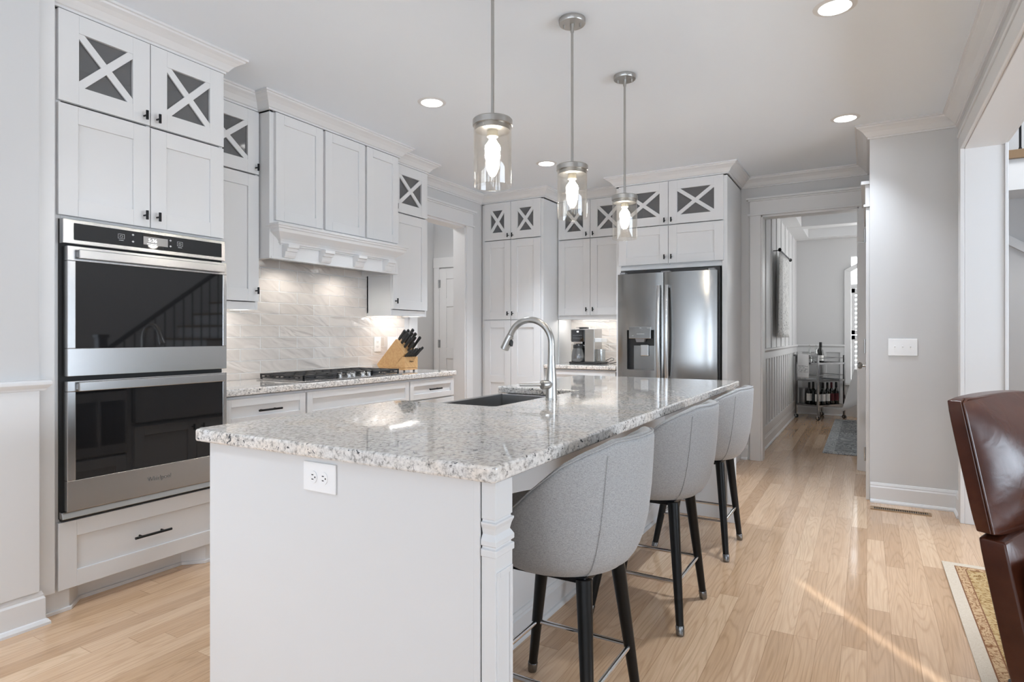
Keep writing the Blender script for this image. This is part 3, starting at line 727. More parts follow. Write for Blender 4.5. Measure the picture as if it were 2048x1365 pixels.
slots = [(.028, .06, .105, .0110, 'near top corner of the knife block, thickest handle'), (.070, .06, .110, .0105, 'top row of the knife block, second from the near side'), (.115, .08, .120, .0105, 'top row of the knife block, far side'),
         (.030, .34, .120, .0105, 'second row of the knife block, near side'), (.075, .34, .125, .0105, 'second row of the knife block, middle'), (.120, .36, .120, .0105, 'second row of the knife block, far side'),
         (.040, .62, .115, .0098, 'third row of the knife block, near side'), (.090, .62, .118, .0098, 'third row of the knife block, middle'), (.132, .70, .130, .0098, 'third row of the knife block, far side, sticking out furthest'),
         (.060, .86, .100, .0090, 'lowest slot of the slanted block, just above the steak knives')]
for px, f, L, W_, wh in slots:
    knife('black-handled knife, '+wh, 'kitchen knives in the block', px, face0[0]+(face1[0]-face0[0])*f, face0[1]+(face1[1]-face0[1])*f, L, W_, A, .10)
for k in range(6):
    knife('small black steak knife in the front row of the knife block', 'steak knives in the block', .018+k*.025, .006, .119, .086+.005*(k % 3)+.004*k, .0078, math.radians(40+2*(k % 2)), .070)

# ---- tall pantry cabinet
def back_unit(name, label, x0, yf): return thing(name, label, 'cabinet', (x0, yf, 0), 0)
pa = back_unit('pantry_cabinet', 'tall white pantry cabinet in the corner with six doors', -3.545, 5.455); W = .7305; D = YW-5.455-.005
b = MB()
b.box(0, .034, 0, D, .1, 2.575); b.box(W-.026, W, 0, D, 0, 2.575); b.box(.034, W-.026, D-.018, D, .1, 2.575); b.box(.034, W-.026, 0, D-.018, 2.155, 2.175); b.box(.034, W-.026, 0, D-.018, 1.328, 1.345)
b.box(0, W, 0, D, 2.56, CEIL-.002); b.box(0, W-.03, .07, D, 0, .1); b.box(.034, W-.026, .02, D-.02, .1, .12); b.box(.356, .368, 0, .03, .1, 2.56); b.box(.034, W-.026, .02, .04, .12, 2.155)
b.build('carcass', WHITE, pa, bevel=.0015)
xdoor(pa, .038, .360, 2.178, 2.565, .336, 2.215); xdoor(pa, .364, .704, 2.178, 2.565, .390, 2.215)
door(pa, .038, .360, 1.345, 2.168, .334, 1.405); door(pa, .364, .704, 1.345, 2.168, .390, 1.405)
door(pa, .038, .360, .115, 1.335, .334, 1.145, mids=(.725,)); door(pa, .364, .704, .115, 1.335, .390, 1.145, mids=(.725,))
crown(pa, [(0, 0), (W, 0), (W, .335)])

# ---- coffee station: wall cabinet, base cabinet, top, backsplash
cw = back_unit('upper_cabinet', 'white two-door wall cabinet above the coffee maker', -2.812, 5.790); W = .768; D = YW-5.790-.004
b = MB(); b.box(0, .018, 0, D, 1.345, 2.575); b.box(W-.018, W, 0, D, 1.345, 2.575); b.box(.018, W-.018, D-.015, D, 1.36, 2.575); b.box(.018, W-.018, 0, D-.015, 2.155, 2.175); b.box(.018, W-.018, .03, D-.015, 1.372, 1.388); b.box(.018, W-.018, 0, .02, 1.345, 1.385); b.box(0, W, 0, D, 2.56, CEIL-.002); b.box(.366, .378, 0, .03, 1.39, 2.56)
b.build('carcass', WHITE, cw, bevel=.0015)
xdoor(cw, .012, .370, 2.178, 2.565, .336, 2.215); xdoor(cw, .374, .760, 2.178, 2.565, .408, 2.215)
door(cw, .012, .370, 1.385, 2.168, .336, 1.445); door(cw, .374, .760, 1.385, 2.168, .408, 1.445)
crown(cw, [(0, 0), (W, 0)])
undershelf_light(cw, .06, W-.06, .10, 1.3715)
cb = back_unit('base_cabinet', 'white base cabinet below the coffee maker', -2.812, 5.490); W = .768; D = .62
b = MB(); b.box(0, W, 0, D, .10, ZC-CT-.006); b.box(0, W, .07, D, 0, .10); b.build('carcass', WHITE, cb, bevel=.0015)
drawer(cb, .03, W-.012, .690, .832, .16, .042); door(cb, .03, .382, .115, .678, .35, .62); door(cb, .386, W-.012, .115, .678, .42, .62)
slab('countertop', 'granite countertop under the coffee maker beside the refrigerator', [(-2.812, 5.452), (-2.045, 5.452), (-2.045, YW-.013), (-2.812, YW-.013)])
b = MB(); b.box(-2.812, -2.045, YW-.011, YW-.001, ZC+.001, 1.344); tag(b.build('backsplash', TILE_X), 'wavy glazed tile backsplash behind the coffee maker', 'backsplash')
b = MB(); b.box(-2.812, -2.806, 5.80, YW-.012, ZC+.001, 1.343); tag(b.build('pantry_end_panel', WHITE), 'white end panel of the pantry lit above the coffee counter', 'panel')

# ---- coffee maker and carafe
cf = thing('coffee_maker', 'black and steel drip coffee maker with hot water side on the rear counter', 'coffee maker', (-2.635, 5.700, ZC+.001), 0)
b = MB(); b.prism([(0, -.02), (.30, -.02), (.335, .03), (.335, .21), (0, .23), (-.03, .10)], 0, .022); b.build('base', BLKPL, cf, bevel=.006)
b = MB(); b.box(.012, .185, .12, .23, .022, .345); b.build('column', BLKPL, cf, bevel=.004)
b = MB(); b.box(0, .012, .02, .23, .235, .350); b.box(.155, .26, .02, .23, .022, .352); b.box(0, .26, .02, .23, .345, .356); b.build('steel_housing', STEEL, cf, bevel=.003)
b = MB(); b.box(.012, .155, .010, .12, .225, .346); cpn2 = b.build('control_panel', BGLASS, cf, bevel=.002)
text('clock_digits', '00', .022, LED, cpn2, (.084, .0096, .328), RT, .0002)
for j, z in enumerate((.290, .262)):
    for k in range(6):
        b = MB(); b.box(.032+k*.018, .040+k*.018, .0094, .0100, z, z+.003); b.build('touch_mark', PRINT, cpn2)
b = MB(); b.box(.045, .140, -.004, .06, .205, .228); b.build('brew_basket_latch', STEEL, cf, bevel=.004)
b = MB(); b.cyl((.10, .13, .356), (.10, .13, .372), .045, .055, 28); b.cyl((.10, .13, .372), (.10, .13, .376), .085, .088, 32); b.build('lid', STEEL, cf, smooth=True)
b = MB(); b.box(.225, .330, .04, .20, .222, .262); b.build('hot_water_spout', PLASTIC, cf, bevel=.004)
b = MB(); b.lathe([(.040, .022), (.041, .150), (.039, .150), (.037, .026), (.0, .024)], .305, .10, 28); b.build('water_reservoir', CRYSTAL, cf, smooth=True)
b = MB(); b.tube([(.335, .14, .03), (.36, .14, .045), (.40, .13, .062), (.43, .13, .058), (.42, .14, .040), (.37, .15, .022), (.345, .18, .006), (.36, .26, .004), (.42, .34, .02), (.44, .385, .10)], .0032, 8); b.build('power_cord', BLKPL, cf, smooth=True)
ca = thing('coffee_carafe', 'stainless thermal carafe with black lid standing in the coffee maker', 'carafe', (-2.554, 5.745, ZC+.0235), 0)
b = MB(); b.lathe([(0, 0), (.072, 0), (.076, .006), (.075, .06), (.066, .115), (.056, .138), (0, .138)], 0, 0, 36); b.build('body', DSTEEL, ca, smooth=True)
b = MB(); b.lathe([(.056, .138), (.060, .140), (.060, .166), (.052, .176), (0, .176)], 0, 0, 32); b.build('lid', BLKPL, ca, smooth=True)
b = MB(); b.tube([(.055, -.01, .168), (.080, -.012, .160), (.098, -.012, .110), (.104, -.012, .070), (.094, -.012, .062)], [.010, .012, .012, .011, .008], 12); b.build('handle', STEEL, ca, smooth=True)

# ---- refrigerator surround and glassware
fs = back_unit('refrigerator_cabinet', 'white cabinet surround enclosing the refrigerator with X-pattern glass doors', -2.040, 5.455); W = 1.003; D = YW-5.455-.005
b = MB(); b.box(0, .046, 0, D, 0, 2.575); b.box(W-.044, W, 0, D, 0, 2.575); b.box(.046, W-.044, 0, D, 1.783, 1.815); b.box(.046, W-.044, D-.018, D, 1.815, 2.575); b.box(.046, W-.044, 0, D-.018, 2.155, 2.175); b.box(0, W, 0, D, 2.56, CEIL-.002); b.box(.490, .504, 0, .03, 1.815, 2.56); b.box(.046, W-.044, .02, .04, 1.815, 2.155)
b.build('carcass', WHITE, fs, bevel=.0015)
xdoor(fs, .030, .495, 2.178, 2.565, .466, 2.215); xdoor(fs, .499, .974, 2.178, 2.565, .528, 2.215)
door(fs, .030, .495, 1.828, 2.168, .466, 1.885); door(fs, .499, .974, 1.828, 2.168, .528, 1.885)
crown(fs, [(0, .335), (0, 0), (W, 0), (W, D-.02)])
def goblet(label, x, y, up=True, k=1.):
    t = thing('drinking_glass', label, 'glass', (x, y, 2.176), 0, 'glassware above the refrigerator')
    pr = [(0, 0), (.032, 0), (.030, .004), (.006, .010), (.005, .055), (.020, .070), (.034, .095), (.036, .125), (.032, .145)] if up else [(.034, 0), (.040, .004), (.042, .10), (.040, .12), (.038, .12), (.036, .008), (0, .008)]
    b = MB(); b.lathe([(r*k, z*k) for r, z in pr], 0, 0, 20); b.build('bowl', CRYSTAL, t, smooth=True)
    return t
goblet('clear tumbler behind the left glass door above the refrigerator', -1.93, 5.60, False)
goblet('clear tumbler beside its twin behind the left glass door above the refrigerator', -1.83, 5.62, False)
goblet('clear tumbler nearest the knobs behind the left glass door above the refrigerator', -1.72, 5.60, False)
for x, l in ((-1.36, 'left of two behind the right refrigerator cabinet glass'), (-1.26, 'right of two behind the right refrigerator cabinet glass')):
    t = thing('ceramic_bell', 'white ceramic bell, '+l, 'bell', (x, 5.60, 2.176))
    b = MB(); b.lathe([(0, 0), (.045, 0), (.043, .012), (.026, .045), (.018, .085), (.012, .098), (0, .102)], 0, 0, 24); b.build('body', PLASTIC, t, smooth=True)

# ---- refrigerator
fr = thing('refrigerator', 'stainless french-door refrigerator with ice and water dispenser', 'refrigerator', (-1.985, 5.320, 0)); W = .884
FST = mat('refrigerator_steel', (.29, .287, .28), .19, 1.)
b = MB(); b.box(.004, W+.010, .090, .74, .02, 1.774); b.build('body_with_gap_shade', BLKPL, fr, bevel=.003)  # oversized body; its black stands in for the shadow in the surround gap
def fdoor(name, x0, x1, z0, z1, hole=None):
    """slightly bowed door front; the dispenser recess is left open"""
    N = 14; b = MB()
    def yb(x): return .010*((x-(x0+x1)/2)/((x1-x0)/2))**4 + .016*((x-W/2)/(W/2))**2
    xs = [x0+(x1-x0)*k/N for k in range(N+1)]
    zs = [z0, z1]
    if hole:
        for q in (hole[0], hole[1]):
            j = min(range(1, N), key=lambda i: abs(xs[i]-q)); xs[j] = q
        zs = [z0, hole[2], hole[3], z1]
    for i in range(N):
        for j in range(len(zs)-1):
            if hole and xs[i] >= hole[0]-1e-6 and xs[i+1] <= hole[1]+1e-6 and j == 1: continue
            A, B = xs[i], xs[i+1]
            b._f([b.bm.verts.new(p) for p in ((A, yb(A), zs[j]), (B, yb(B), zs[j]), (B, yb(B), zs[j+1]), (A, yb(A), zs[j+1]))])
    for z in (z0, z1):
        for i in range(N):
            A, B = xs[i], xs[i+1]; b._f([b.bm.verts.new(p) for p in ((A, yb(A), z), (B, yb(B), z), (B, .07, z), (A, .07, z))])
    for x in (x0, x1): b._f([b.bm.verts.new(p) for p in ((x, yb(x), z0), (x, yb(x), z1), (x, .07, z1), (x, .07, z0))])
    bmesh.ops.remove_doubles(b.bm, verts=b.bm.verts[:], dist=1e-5)
    return b.build(name, FST, fr, smooth=True)
HX = (.094, .349, .866, 1.228)
ld = fdoor('door', .0, .429, .70, 1.738, HX); rd = fdoor('door', .435, W, .70, 1.738)
fz = fdoor('freezer_drawer', 0, W, .09, .692)
def fhandle(par, x, z0, z1, vert=True):
    b = MB(); P = []
    for k in range(17):
        t = k/16; P.append((x, -.030-.030*math.sin(PI*t), z0+(z1-z0)*t) if vert else (x+(z1-x)*0, 0, 0))
    b.tube(P, [.009]+[.0105]*15+[.009], 16, flat=1.75); b.box(x-.014, x+.014, -.034, .004, z0-.004, z0+.020); b.box(x-.014, x+.014, -.034, .004, z1-.020, z1+.004)
    return b.build('door_handle', STEEL, par, smooth=True)
fhandle(ld, .396, .80, 1.62); fhandle(rd, .468, .80, 1.62)
b = MB(); b.tube([(.10, -.04, .64), (W-.10, -.04, .64)], .013, 14); b.box(.11, .14, -.04, .01, .628, .652); b.box(W-.14, W-.11, -.04, .01, .628, .652); b.build('drawer_handle', STEEL, fz, smooth=True)
b = MB(); x0, x1, z0, z1 = HX
b.box(x0, x1, .062, .066, z0, z1); b.box(x0-.002, x0, .012, .066, z0, z1); b.box(x1, x1+.002, .012, .066, z0, z1); b.box(x0, x1, .012, .066, z1, z1+.002); b.build('dispenser_recess', BLKPL, ld)
b = MB(); b.box(x0+.05, x1-.012, .054, .060, z0+.004, z0+.22); b.box(x0, x1, .010, .066, z0-.002, z0+.004); b.build('dispenser_back', FST, ld)
b = MB(); b.box(x0+.024, x1-.027, -.014, .060, 1.150, 1.258); dp = b.build('dispenser_panel', FST, ld, bevel=.003)
for k, (xx, zz, ww) in enumerate(((.10, 1.243, .018), (.17, 1.243, .03), (.075, 1.190, .07), (.03, 1.175, .015))):
    b = MB(); b.box(x0+.024+xx, x0+.024+xx+ww, -.0148, -.0138, zz, zz+.003); b.build('panel_mark', PRINT, dp)
b = MB(); b.prism([(x0+.080, 1.150), (x0+.170, 1.150), (x0+.160, 1.118), (x0+.090, 1.118)], .0, .05, 'y'); b.build('dispenser_spout', GREYPL, ld, bevel=.003)
b = MB(); b.prism([(.030, 1.095), (.030, .995), (.044, .990), (.052, 1.095)], x0+.120, x0+.192, 'x'); b.build('dispenser_paddle', STEEL, ld, bevel=.004)
text('logo_lettering', 'LG', .022, GREYPL, rd, (.800, .0045, 1.693), RT, .0005)
b = MB(); b.box(.40, .48, .03, .08, 1.738, 1.752); b.box(W-.07, W-.02, .02, .12, 1.738, 1.755); b.box(.02, .07, .02, .12, 1.738, 1.755); b.build('hinge_cover', GREYPL, fr, bevel=.003)

# ---- island
isl = thing('kitchen_island', 'large white kitchen island with panelled end and corner posts', 'island', (0, 0, 0))
x0, x1, y0, y1 = -1.785, -1.175, 1.172, 4.09; zt = ZC-CT-.004
b = MB()
b.box(x0+.026, -.766, y0, y0+.030, 0, zt); b.box(x0, x0+.024, y0+.004, y0+.030, 0, zt)       # near end panel and its stile
b.box(-.784, -.766, y0-.004, y0+.03, 0, zt)
b.box(x0, -.766, y1-.030, y1, 0, zt)                                                       # far end
b.box(x1-.02, x1, y0+.03, y1-.03, 0, zt)                                                   # seating side back panel
b.box(x0, x0+.02, y0+.03, 1.44, .10, zt); b.box(x0, x0+.02, 2.10, 2.13, .10, zt); b.box(x0, x0+.02, 2.98, 3.02, .10, zt); b.box(x0, x0+.02, 3.02, y1-.03, .10, zt); b.box(x0, x0+.02, 1.44, 2.98, .10, .13); b.box(x0, x0+.02, 2.13, 2.98, .13, .60)
b.box(x0+.07, x0+.09, y0+.03, y1-.03, 0, .10)

b.build('island_body', WHITE, isl, bevel=.0015)
def post(y):
    px0, px1, a, e = -.764, -.726, y, y+.076
    prof = [(0, 0), (0, .10), (-.004, .112), (-.004, .668), (.004, .672), (.004, .690), (.000, .694), (.000, .700), (.005, .703), (.005, .716), (-.003, .728), (.004, .748), (.004, .756), (.0, .760), (.0, .772)]
    b = MB(); rings = []
    cx, cy = (px0+px1)/2, (a+e)/2
    for o, z in [(0, 0), (0, .674), (.0035, .675), (.0035, .690), (-.002, .693), (-.002, .697), (.0035, .700), (.0035, .711), (-.004, .724), (-.001, .738), (.003, .748), (.003, .752), (-.0025, .754), (-.0025, .759), (0, .760), (0, zt)]:
        rings.append([b.bm.verts.new(p) for p in ((px0-.0, a-o, z), (px1+o, a-o, z), (px1+o, e+o, z), (px0-.0, e+o, z))])
    for A, B in zip(rings, rings[1:]):
        for k in range(4): b._f([A[k], A[(k+1) % 4], B[(k+1) % 4], B[k]])
    b._f(rings[0][::-1]); b._f(rings[-1])
    for z0, z1 in ((.10, .64),):
        b.box(px1-.001, px1+.004, a+.004, a+.016, z0, z1); b.box(px1-.001, px1+.004, e-.016, e-.004, z0, z1); b.box(px1-.001, px1+.004, a+.016, e-.016, z0, z0+.014); b.box(px1-.001, px1+.004, a+.016, e-.016, z1-.014, z1)
    b.box(px0, px1+.010, a-.010, e+.010, 0, .10)
    return b.build('corner_post', WHITE, isl, bevel=.001)
post(1.172); post(4.014)
b = MB(); b.sweep([(x1, y1-.03), (x1, y0+.03)], [(o, z*.78) for o, z in BASE], side=-1); b.build('baseboard', WHITE, isl)
# doors and microwave on the working side (facing the ovens)
isd = []
def idoor(ya, yb, z0, z1, nm, ky=None, kz=None):
    b = MB(); r = .06
    X0, X1 = x0-.020, x0
    b.box(X0, X1, ya, ya+r, z0, z1); b.box(X0, X1, yb-r, yb, z0, z1); b.box(X0, X1, ya+r, yb-r, z0, z0+r); b.box(X0, X1, ya+r, yb-r, z1-r, z1); b.box(X0+.011, X1, ya+r, yb-r, z0+r, z1-r)
    d = b.build(nm, WHITE, isl, bevel=.0015)
    q = MB(); yc = ky if ky else (ya+yb)/2; zc = kz if kz else (z0+z1)/2
    if nm == 'door': q.cyl((X0, yc, zc), (X0-.026, yc, zc), .0042, seg=10); q.cyl((X0-.028, yc, zc-.02), (X0-.028, yc, zc+.02), .006, seg=12)
    else: q.cyl((X0-.03, yc-.08, zc), (X0-.03, yc+.08, zc), .006, seg=12); q.cyl((X0, yc-.05, zc), (X0-.03, yc-.05, zc), .0045, seg=10); q.cyl((X0, yc+.05, zc), (X0-.03, yc+.05, zc), .0045, seg=10)
    q.build('knob' if nm == 'door' else 'handle', BLACK, d, smooth=True)
idoor(2.14, 2.553, .115, .595, 'door', 2.52, .55); idoor(2.557, 2.97, .115, .595, 'door', 2.59, .55)
for z0, z1 in ((.115, .44), (.45, .66), (.67, .84)): idoor(3.03, 4.06, z0, z1, 'drawer')
idoor(1.45, 2.09, .14, .43, 'drawer')
mw = thing('microwave_oven', 'built-in black and steel microwave in the island side facing the ovens', 'microwave', (x0, 1.448, .445))
b = MB(); b.box(.0, .40, .0, .648, .0, .388); b.build('housing', DARK, mw)
b = MB(); b.box(-.022, -.001, 0, .648, 0, .388); b.build('door', STEEL, mw, bevel=.003)
b = MB(); b.box(-.024, -.0215, .05, .45, .06, .33); b.box(-.024, -.0215, .49, .63, .06, .33); b.build('glass', BGLASS, mw)
b = MB(); b.tube([(-.05, .47, .05), (-.05, .47, .34)], .009, 12); b.box(-.05, -.02, .463, .477, .06, .08); b.box(-.05, -.02, .463, .477, .31, .33); b.build('door_handle', STEEL, mw)
slab('island_countertop', 'large speckled granite countertop of the island with sink cutout', [(-1.812, 1.145), (-.722, 1.145), (-.712, 1.155), (-.712, 4.13), (-1.832, 4.13), (-1.832, 2.98), (-1.335, 2.98), (-1.325, 2.97), (-1.325, 2.14), (-1.335, 2.13), (-1.80, 2.13), (-1.832, 2.10), (-1.832, 1.168)], bev=.007)
outlet('white duplex outlet on the near end panel of the island under the granite', (-1.286, y0-.0005, .793), 0, horiz=True, w=.080, h=.124)

# ---- farmhouse sink and faucet
sk = thing('farmhouse_sink', 'stainless apron-front sink set in the island beside the faucet', 'sink', (0, 0, 0))
b = MB(); X0, X1, Y0, Y1, Z0, Z1 = -1.822, -1.318, 2.134, 2.976, .622, ZC-CT-.001; t_ = .012
b.box(X0, X0+.028, Y0, Y1, Z0, Z1); b.box(X1-t_, X1, Y0, Y1, Z0, Z1); b.box(X0+.028, X1-t_, Y0, Y0+t_, Z0, Z1); b.box(X0+.028, X1-t_, Y1-t_, Y1, Z0, Z1); b.box(X0+.028, X1-t_, Y0+t_, Y1-t_, Z0, Z0+t_)
b.build('basin', STEEL, sk, bevel=.004)
b = MB(); b.lathe([(0, Z0+t_+.001), (.045, Z0+t_+.001), (.043, Z0+t_+.005), (0, Z0+t_+.003)], -1.57, 2.55, 24); b.build('drain', CHROME, sk)
fc = thing('kitchen_faucet', 'tall brushed gooseneck pull-down faucet on the island', 'faucet', (-1.247, 2.498, ZC+.0005))
b = MB(); b.lathe([(0, 0), (.0285, 0), (.0285, .004), (.0265, .006), (.0255, .05), (.0245, .09), (.020, .14), (.0165, .19), (.0160, .20), (0, .20)], 0, 0, 32); b.build('body', NICKEL, fc, smooth=True)
R = .112; P = [(0, 0, .19), (0, 0, .255)]
for k in range(1, 21):
    a = math.radians(158)*k/20; P.append((-R+R*math.cos(a), 0, .255+R*math.sin(a)*.98))
b = MB(); b.tube(P, [.0155]*2+[.0150]*20, 20); b.build('spout', NICKEL, fc, smooth=True)
e = Vector(P[-1]); d = (Vector(P[-1])-Vector(P[-2])).normalized()
b = MB(); b.tube([e+d*s for s in (.0015, .004, .045, .075, .078)], [.0155, .0162, .0200, .0215, .019], 22); sh = b.build('spray_head', NICKEL, fc, smooth=True)
q = e+d*.045; b = MB(); b.tube([q+Vector((.018, -.004, .02)), q+Vector((.027, -.004, .004)), q+Vector((.026, -.004, -.016))], [.006, .009, .006], 10); b.build('spray_button', BLKPL, sh, smooth=True)
b = MB(); b.tube([(.0, .0, .068), (-.004, -.010, .068), (-.020, -.050, .068), (-.021, -.052, .068)], [.016, .0215, .0215, .019], 24); b.build('handle_hub', NICKEL, fc, smooth=True)
b = MB(); b.tube([(-.018, -.036, .068), (-.122, -.080, .066)], [.0075, .0065], 14); b.build('lever', NICKEL, fc, smooth=True)

# ---- bar stools
def make_stool():
    t = thing('bar_stool', '', 'stool', (0, 0, 0), 0, 'grey upholstered barrel bar stools along the island')
    # back faces +x
    def top(phi):
        a = abs(math.degrees(phi)); pts = [(0, .905), (32, .900), (52, .868), (66, .835), (82, .775), (96, .715), (112, .668), (128, .650)]
        for (a0, z0), (a1, z1) in zip(pts, pts[1:]):
            if a <= a1:
                u = (a-a0)/(a1-a0); return z0+(z1-z0)*u
        return .650
    def rad(z):
        pts = [(.505, .150), (.512, .185), (.53, .208), (.56, .228), (.60, .243), (.66, .257), (.74, .266), (.82, .271), (.91, .275)]
        for (z0, r0), (z1, r1) in zip(pts, pts[1:]):
            if z <= z1: return r0+(r1-r0)*max(0, (z-z0))/(z1-z0)
        return .275
    PM = math.radians(128); NU = 56; th = .042
    def prof(phi):
        zt = top(phi); P = []
        N = 16
        for k in range(N+1):
            z = .505+(zt-.02-.505)*(k/N)**1.0; P.append((rad(z), z))
        r = rad(zt-.02)
        for k in range(1, 9):
            a = PI*k/9; P.append((r-th/2+th/2*math.cos(a), zt-.02+.02*math.sin(a)))
        P.append((r-th, zt-.02)); zi = .60
        for k in range(1, 8):
            z = zt-.02+(zi-zt+.02)*k/7; P.append((rad(z)-th, z))
        P.append((.13, .56))
        return P
    b = MB(); rings = []
    for i in range(NU+1):
        phi = -PM+2*PM*i/NU
        rings.append([b.bm.verts.new((r*math.cos(phi), r*math.sin(phi), z)) for r, z in prof(phi)])
    K = len(rings[0])
    for A, B in zip(rings, rings[1:]):
        for j in range(K): b._f([A[j], A[(j+1) % K], B[(j+1) % K], B[j]])
    b._f(rings[0][::-1]); b._f(rings[-1])
    shell = b.build('back_shell', FABRIC, t, smooth=True, ang=60)
    # piping seam down the back at either side
    for s in (-1, 1):
        phi = s*math.radians(38); b = MB()
        b.tube([((rad(z)+.0006)*math.cos(phi+s*.25*(.9-z)), (rad(z)+.0006)*math.sin(phi+s*.25*(.9-z)), z) for z in [.515+(top(phi)-.545)*k/14 for k in range(15)]], .0022, 6); b.build('seam', FABRIC, shell)
    b = MB(); b.tube([((rad(top(p)-.02)-.004)*math.cos(p), (rad(top(p)-.02)-.004)*math.sin(p), top(p)-.004) for p in [-PM*.97+2*PM*.97*k/60 for k in range(61)]], .0025, 6); b.build('top_piping', FABRIC, shell)
    # seat base and cushion
    b = MB(); b.lathe([(0, .505), (.15, .505), (.185, .512), (.205, .53), (.20, .60), (.19, .605), (0, .605)], 0, 0, 40); b.build('seat_base', FABRIC, t, smooth=True)
    b = MB(); b.lathe([(0, .607), (.19, .607), (.21, .615), (.217, .635), (.208, .655), (.17, .668), (0, .672)], -.012, 0, 40); b.build('seat_cushion', FABRIC, t, smooth=True)
    b = MB(); b.box(-.13, .13, -.13, .13, .486, .506); b.build('mounting_frame', BLACK, t, bevel=.004)
    ft = {}
    for sx in (-1, 1):
        for sy in (-1, 1):
            a = Vector((sx*.125, sy*.125, .500)); e = Vector((sx*.192-.020, sy*.196, .0)); ft[sx, sy] = (a, e)
            d = e-a
            b = MB(); b.tube([a, a+d*.93], [.0235, .0150], 18); lg = b.build('leg', LEGW, t, smooth=True)
            b = MB(); b.tube([a+d*.925, a+d*.93, a+d*.985, e+Vector((0, 0, .001))], [.0158, .0172, .0165, .0150], 16); b.build('foot_cap', DSTEEL, lg, smooth=True)
    def at(k, z): a, e = ft[k]; u = (a.z-z)/(a.z-e.z); return a+(e-a)*u
    for k0, k1 in (((1, -1), (1, 1)), ((-1, -1), (-1, 1)), ((-1, -1), (1, -1)), ((-1, 1), (1, 1))):
        b = MB(); b.tube([at(k0, .195), at(k1, .195)], .0085, 12); b.build('footrest_bar', CHROME, t, smooth=True)
    return t
st = make_stool()
for i, (y, lb) in enumerate(((1.690, 'nearest of three grey upholstered barrel stools, beside the near island post'), (2.595, 'middle of three grey upholstered barrel stools along the island'), (3.500, 'farthest of three grey upholstered barrel stools, near the dining room opening'))):
    o = st if i == 0 else copy_tree(st)
    o.location = (-.805, y, 0); o['label'] = lb

# ---- pendants
def make_pendant():
    t = thing('pendant_light', '', 'pendant light', (0, 0, CEIL), 0, 'glass cylinder pendants above the island')
    z = lambda v: v-CEIL
    b = MB(); b.lathe([(0, z(2.6595)), (.062, z(2.6595)), (.062, z(2.640)), (.060, z(2.637)), (0, z(2.637))], 0, 0, 40); cn = b.build('ceiling_canopy', NICKEL, t, smooth=True)
    for s in (-1, 1):
        b = MB(); b.cyl((s*.036, .012*s, z(2.637)), (s*.036, .012*s, z(2.620)), .005, seg=12); b.build('canopy_screw', NICKEL, cn, smooth=True)
    b = MB(); b.cyl((0, 0, z(2.637)), (0, 0, z(2.600)), .0095, .0085, 18); b.build('swivel', NICKEL, cn, smooth=True)
    b = MB(); b.cyl((0, 0, z(2.602)), (0, 0, z(1.975)), .0062, seg=16); b.lathe([(0, z(1.994)), (.012, z(1.992)), (.014, z(1.975)), (0, z(1.972))], 0, 0, 20); b.build('rod', NICKEL, t, smooth=True)
    b = MB(); b.lathe([(0, z(1.976)), (.070, z(1.976)), (.0735, z(1.972)), (.0735, z(1.952)), (.0715, z(1.950)), (.064, z(1.950)), (.064, z(1.934)), (0, z(1.934))], 0, 0, 44); b.build('cap', NICKEL, t, smooth=True)
    b = MB(); b.lathe([(0, z(1.9335)), (.020, z(1.9335)), (.020, z(1.912)), (.017, z(1.910)), (0, z(1.910))], 0, 0, 24); sk_ = b.build('socket', BULBB, t, smooth=True)
    b = MB(); b.lathe([(0, z(1.9095)), (.012, z(1.9095)), (.0125, z(1.900)), (.018, z(1.892)), (.0265, z(1.880)), (.029, z(1.868)), (.0265, z(1.854)), (.018, z(1.843)), (.007, z(1.8385)), (0, z(1.838))], 0, 0, 28); b.build('bulb', BULB, t, smooth=True)
    b = MB(); b.lathe([(.0700, z(1.9515)), (.0700, z(1.730)), (.0690, z(1.728)), (.0680, z(1.730)), (.0680, z(1.9515))], 0, 0, 56, closed=True); b.build('glass_shade', PGLASS, t, smooth=True)
    return t
pl = make_pendant()
for i, (y, lb) in enumerate(((1.905, 'nearest of three clear glass cylinder pendants hanging over the island'), (2.607, 'middle of three clear glass cylinder pendants hanging over the island'), (3.323, 'farthest of three clear glass cylinder pendants, in front of the refrigerator cabinet'))):
    o = pl if i == 0 else copy_tree(pl)
    o.location = (-1.193, y, CEIL); o['label'] = lb

# ---- recessed ceiling lights (each with its lamp's own light; last two unseen, added as fill)
def make_can():
    t = thing('recessed_light', '', 'ceiling light', (0, 0, CEIL), 0, 'round recessed ceiling lights')
    b = MB(); b.lathe([(.068, -.006), (.088, -.001), (.090, -.0005), (.066, -.0005)], 0, 0, 40, closed=True); b.build('trim_ring', TRIM, t, smooth=True)
    b = MB(); b.lathe([(0, -.004), (.066, -.004), (.066, -.001), (0, -.001)], 0, 0, 40); b.build('lens', CAN, t)
    return t
rc = make_can()
for i, (x, y, e_, lb) in enumerate(((-.125, 3.10, 70, 'large round recessed light at the top right of the photo'), (-.128, 4.727, 46, 'round recessed light near the corner of the grey wall at right'), (-2.387, 3.085, 70, 'round recessed light in front of the range hood'), (-2.383, 4.677, 165, 'round recessed light between the first two pendants, toward the pantry'), (-2.30, 1.47, 14, 'unseen recessed light added as fill in front of the ovens'), (-2.15, -.15, 105, 'unseen recessed light added as fill behind the camera position'))):
    o = rc if i == 0 else copy_tree(rc)
    o.location = (x, y, CEIL); o['label'] = lb
    light('recessed_lamp', 'SPOT', (x, y, CEIL-.012), e_, (.87, .955, 1.06), (0, 0, 0), spot_size=math.radians(100), spot_blend=1.0, shadow_soft_size=.06)

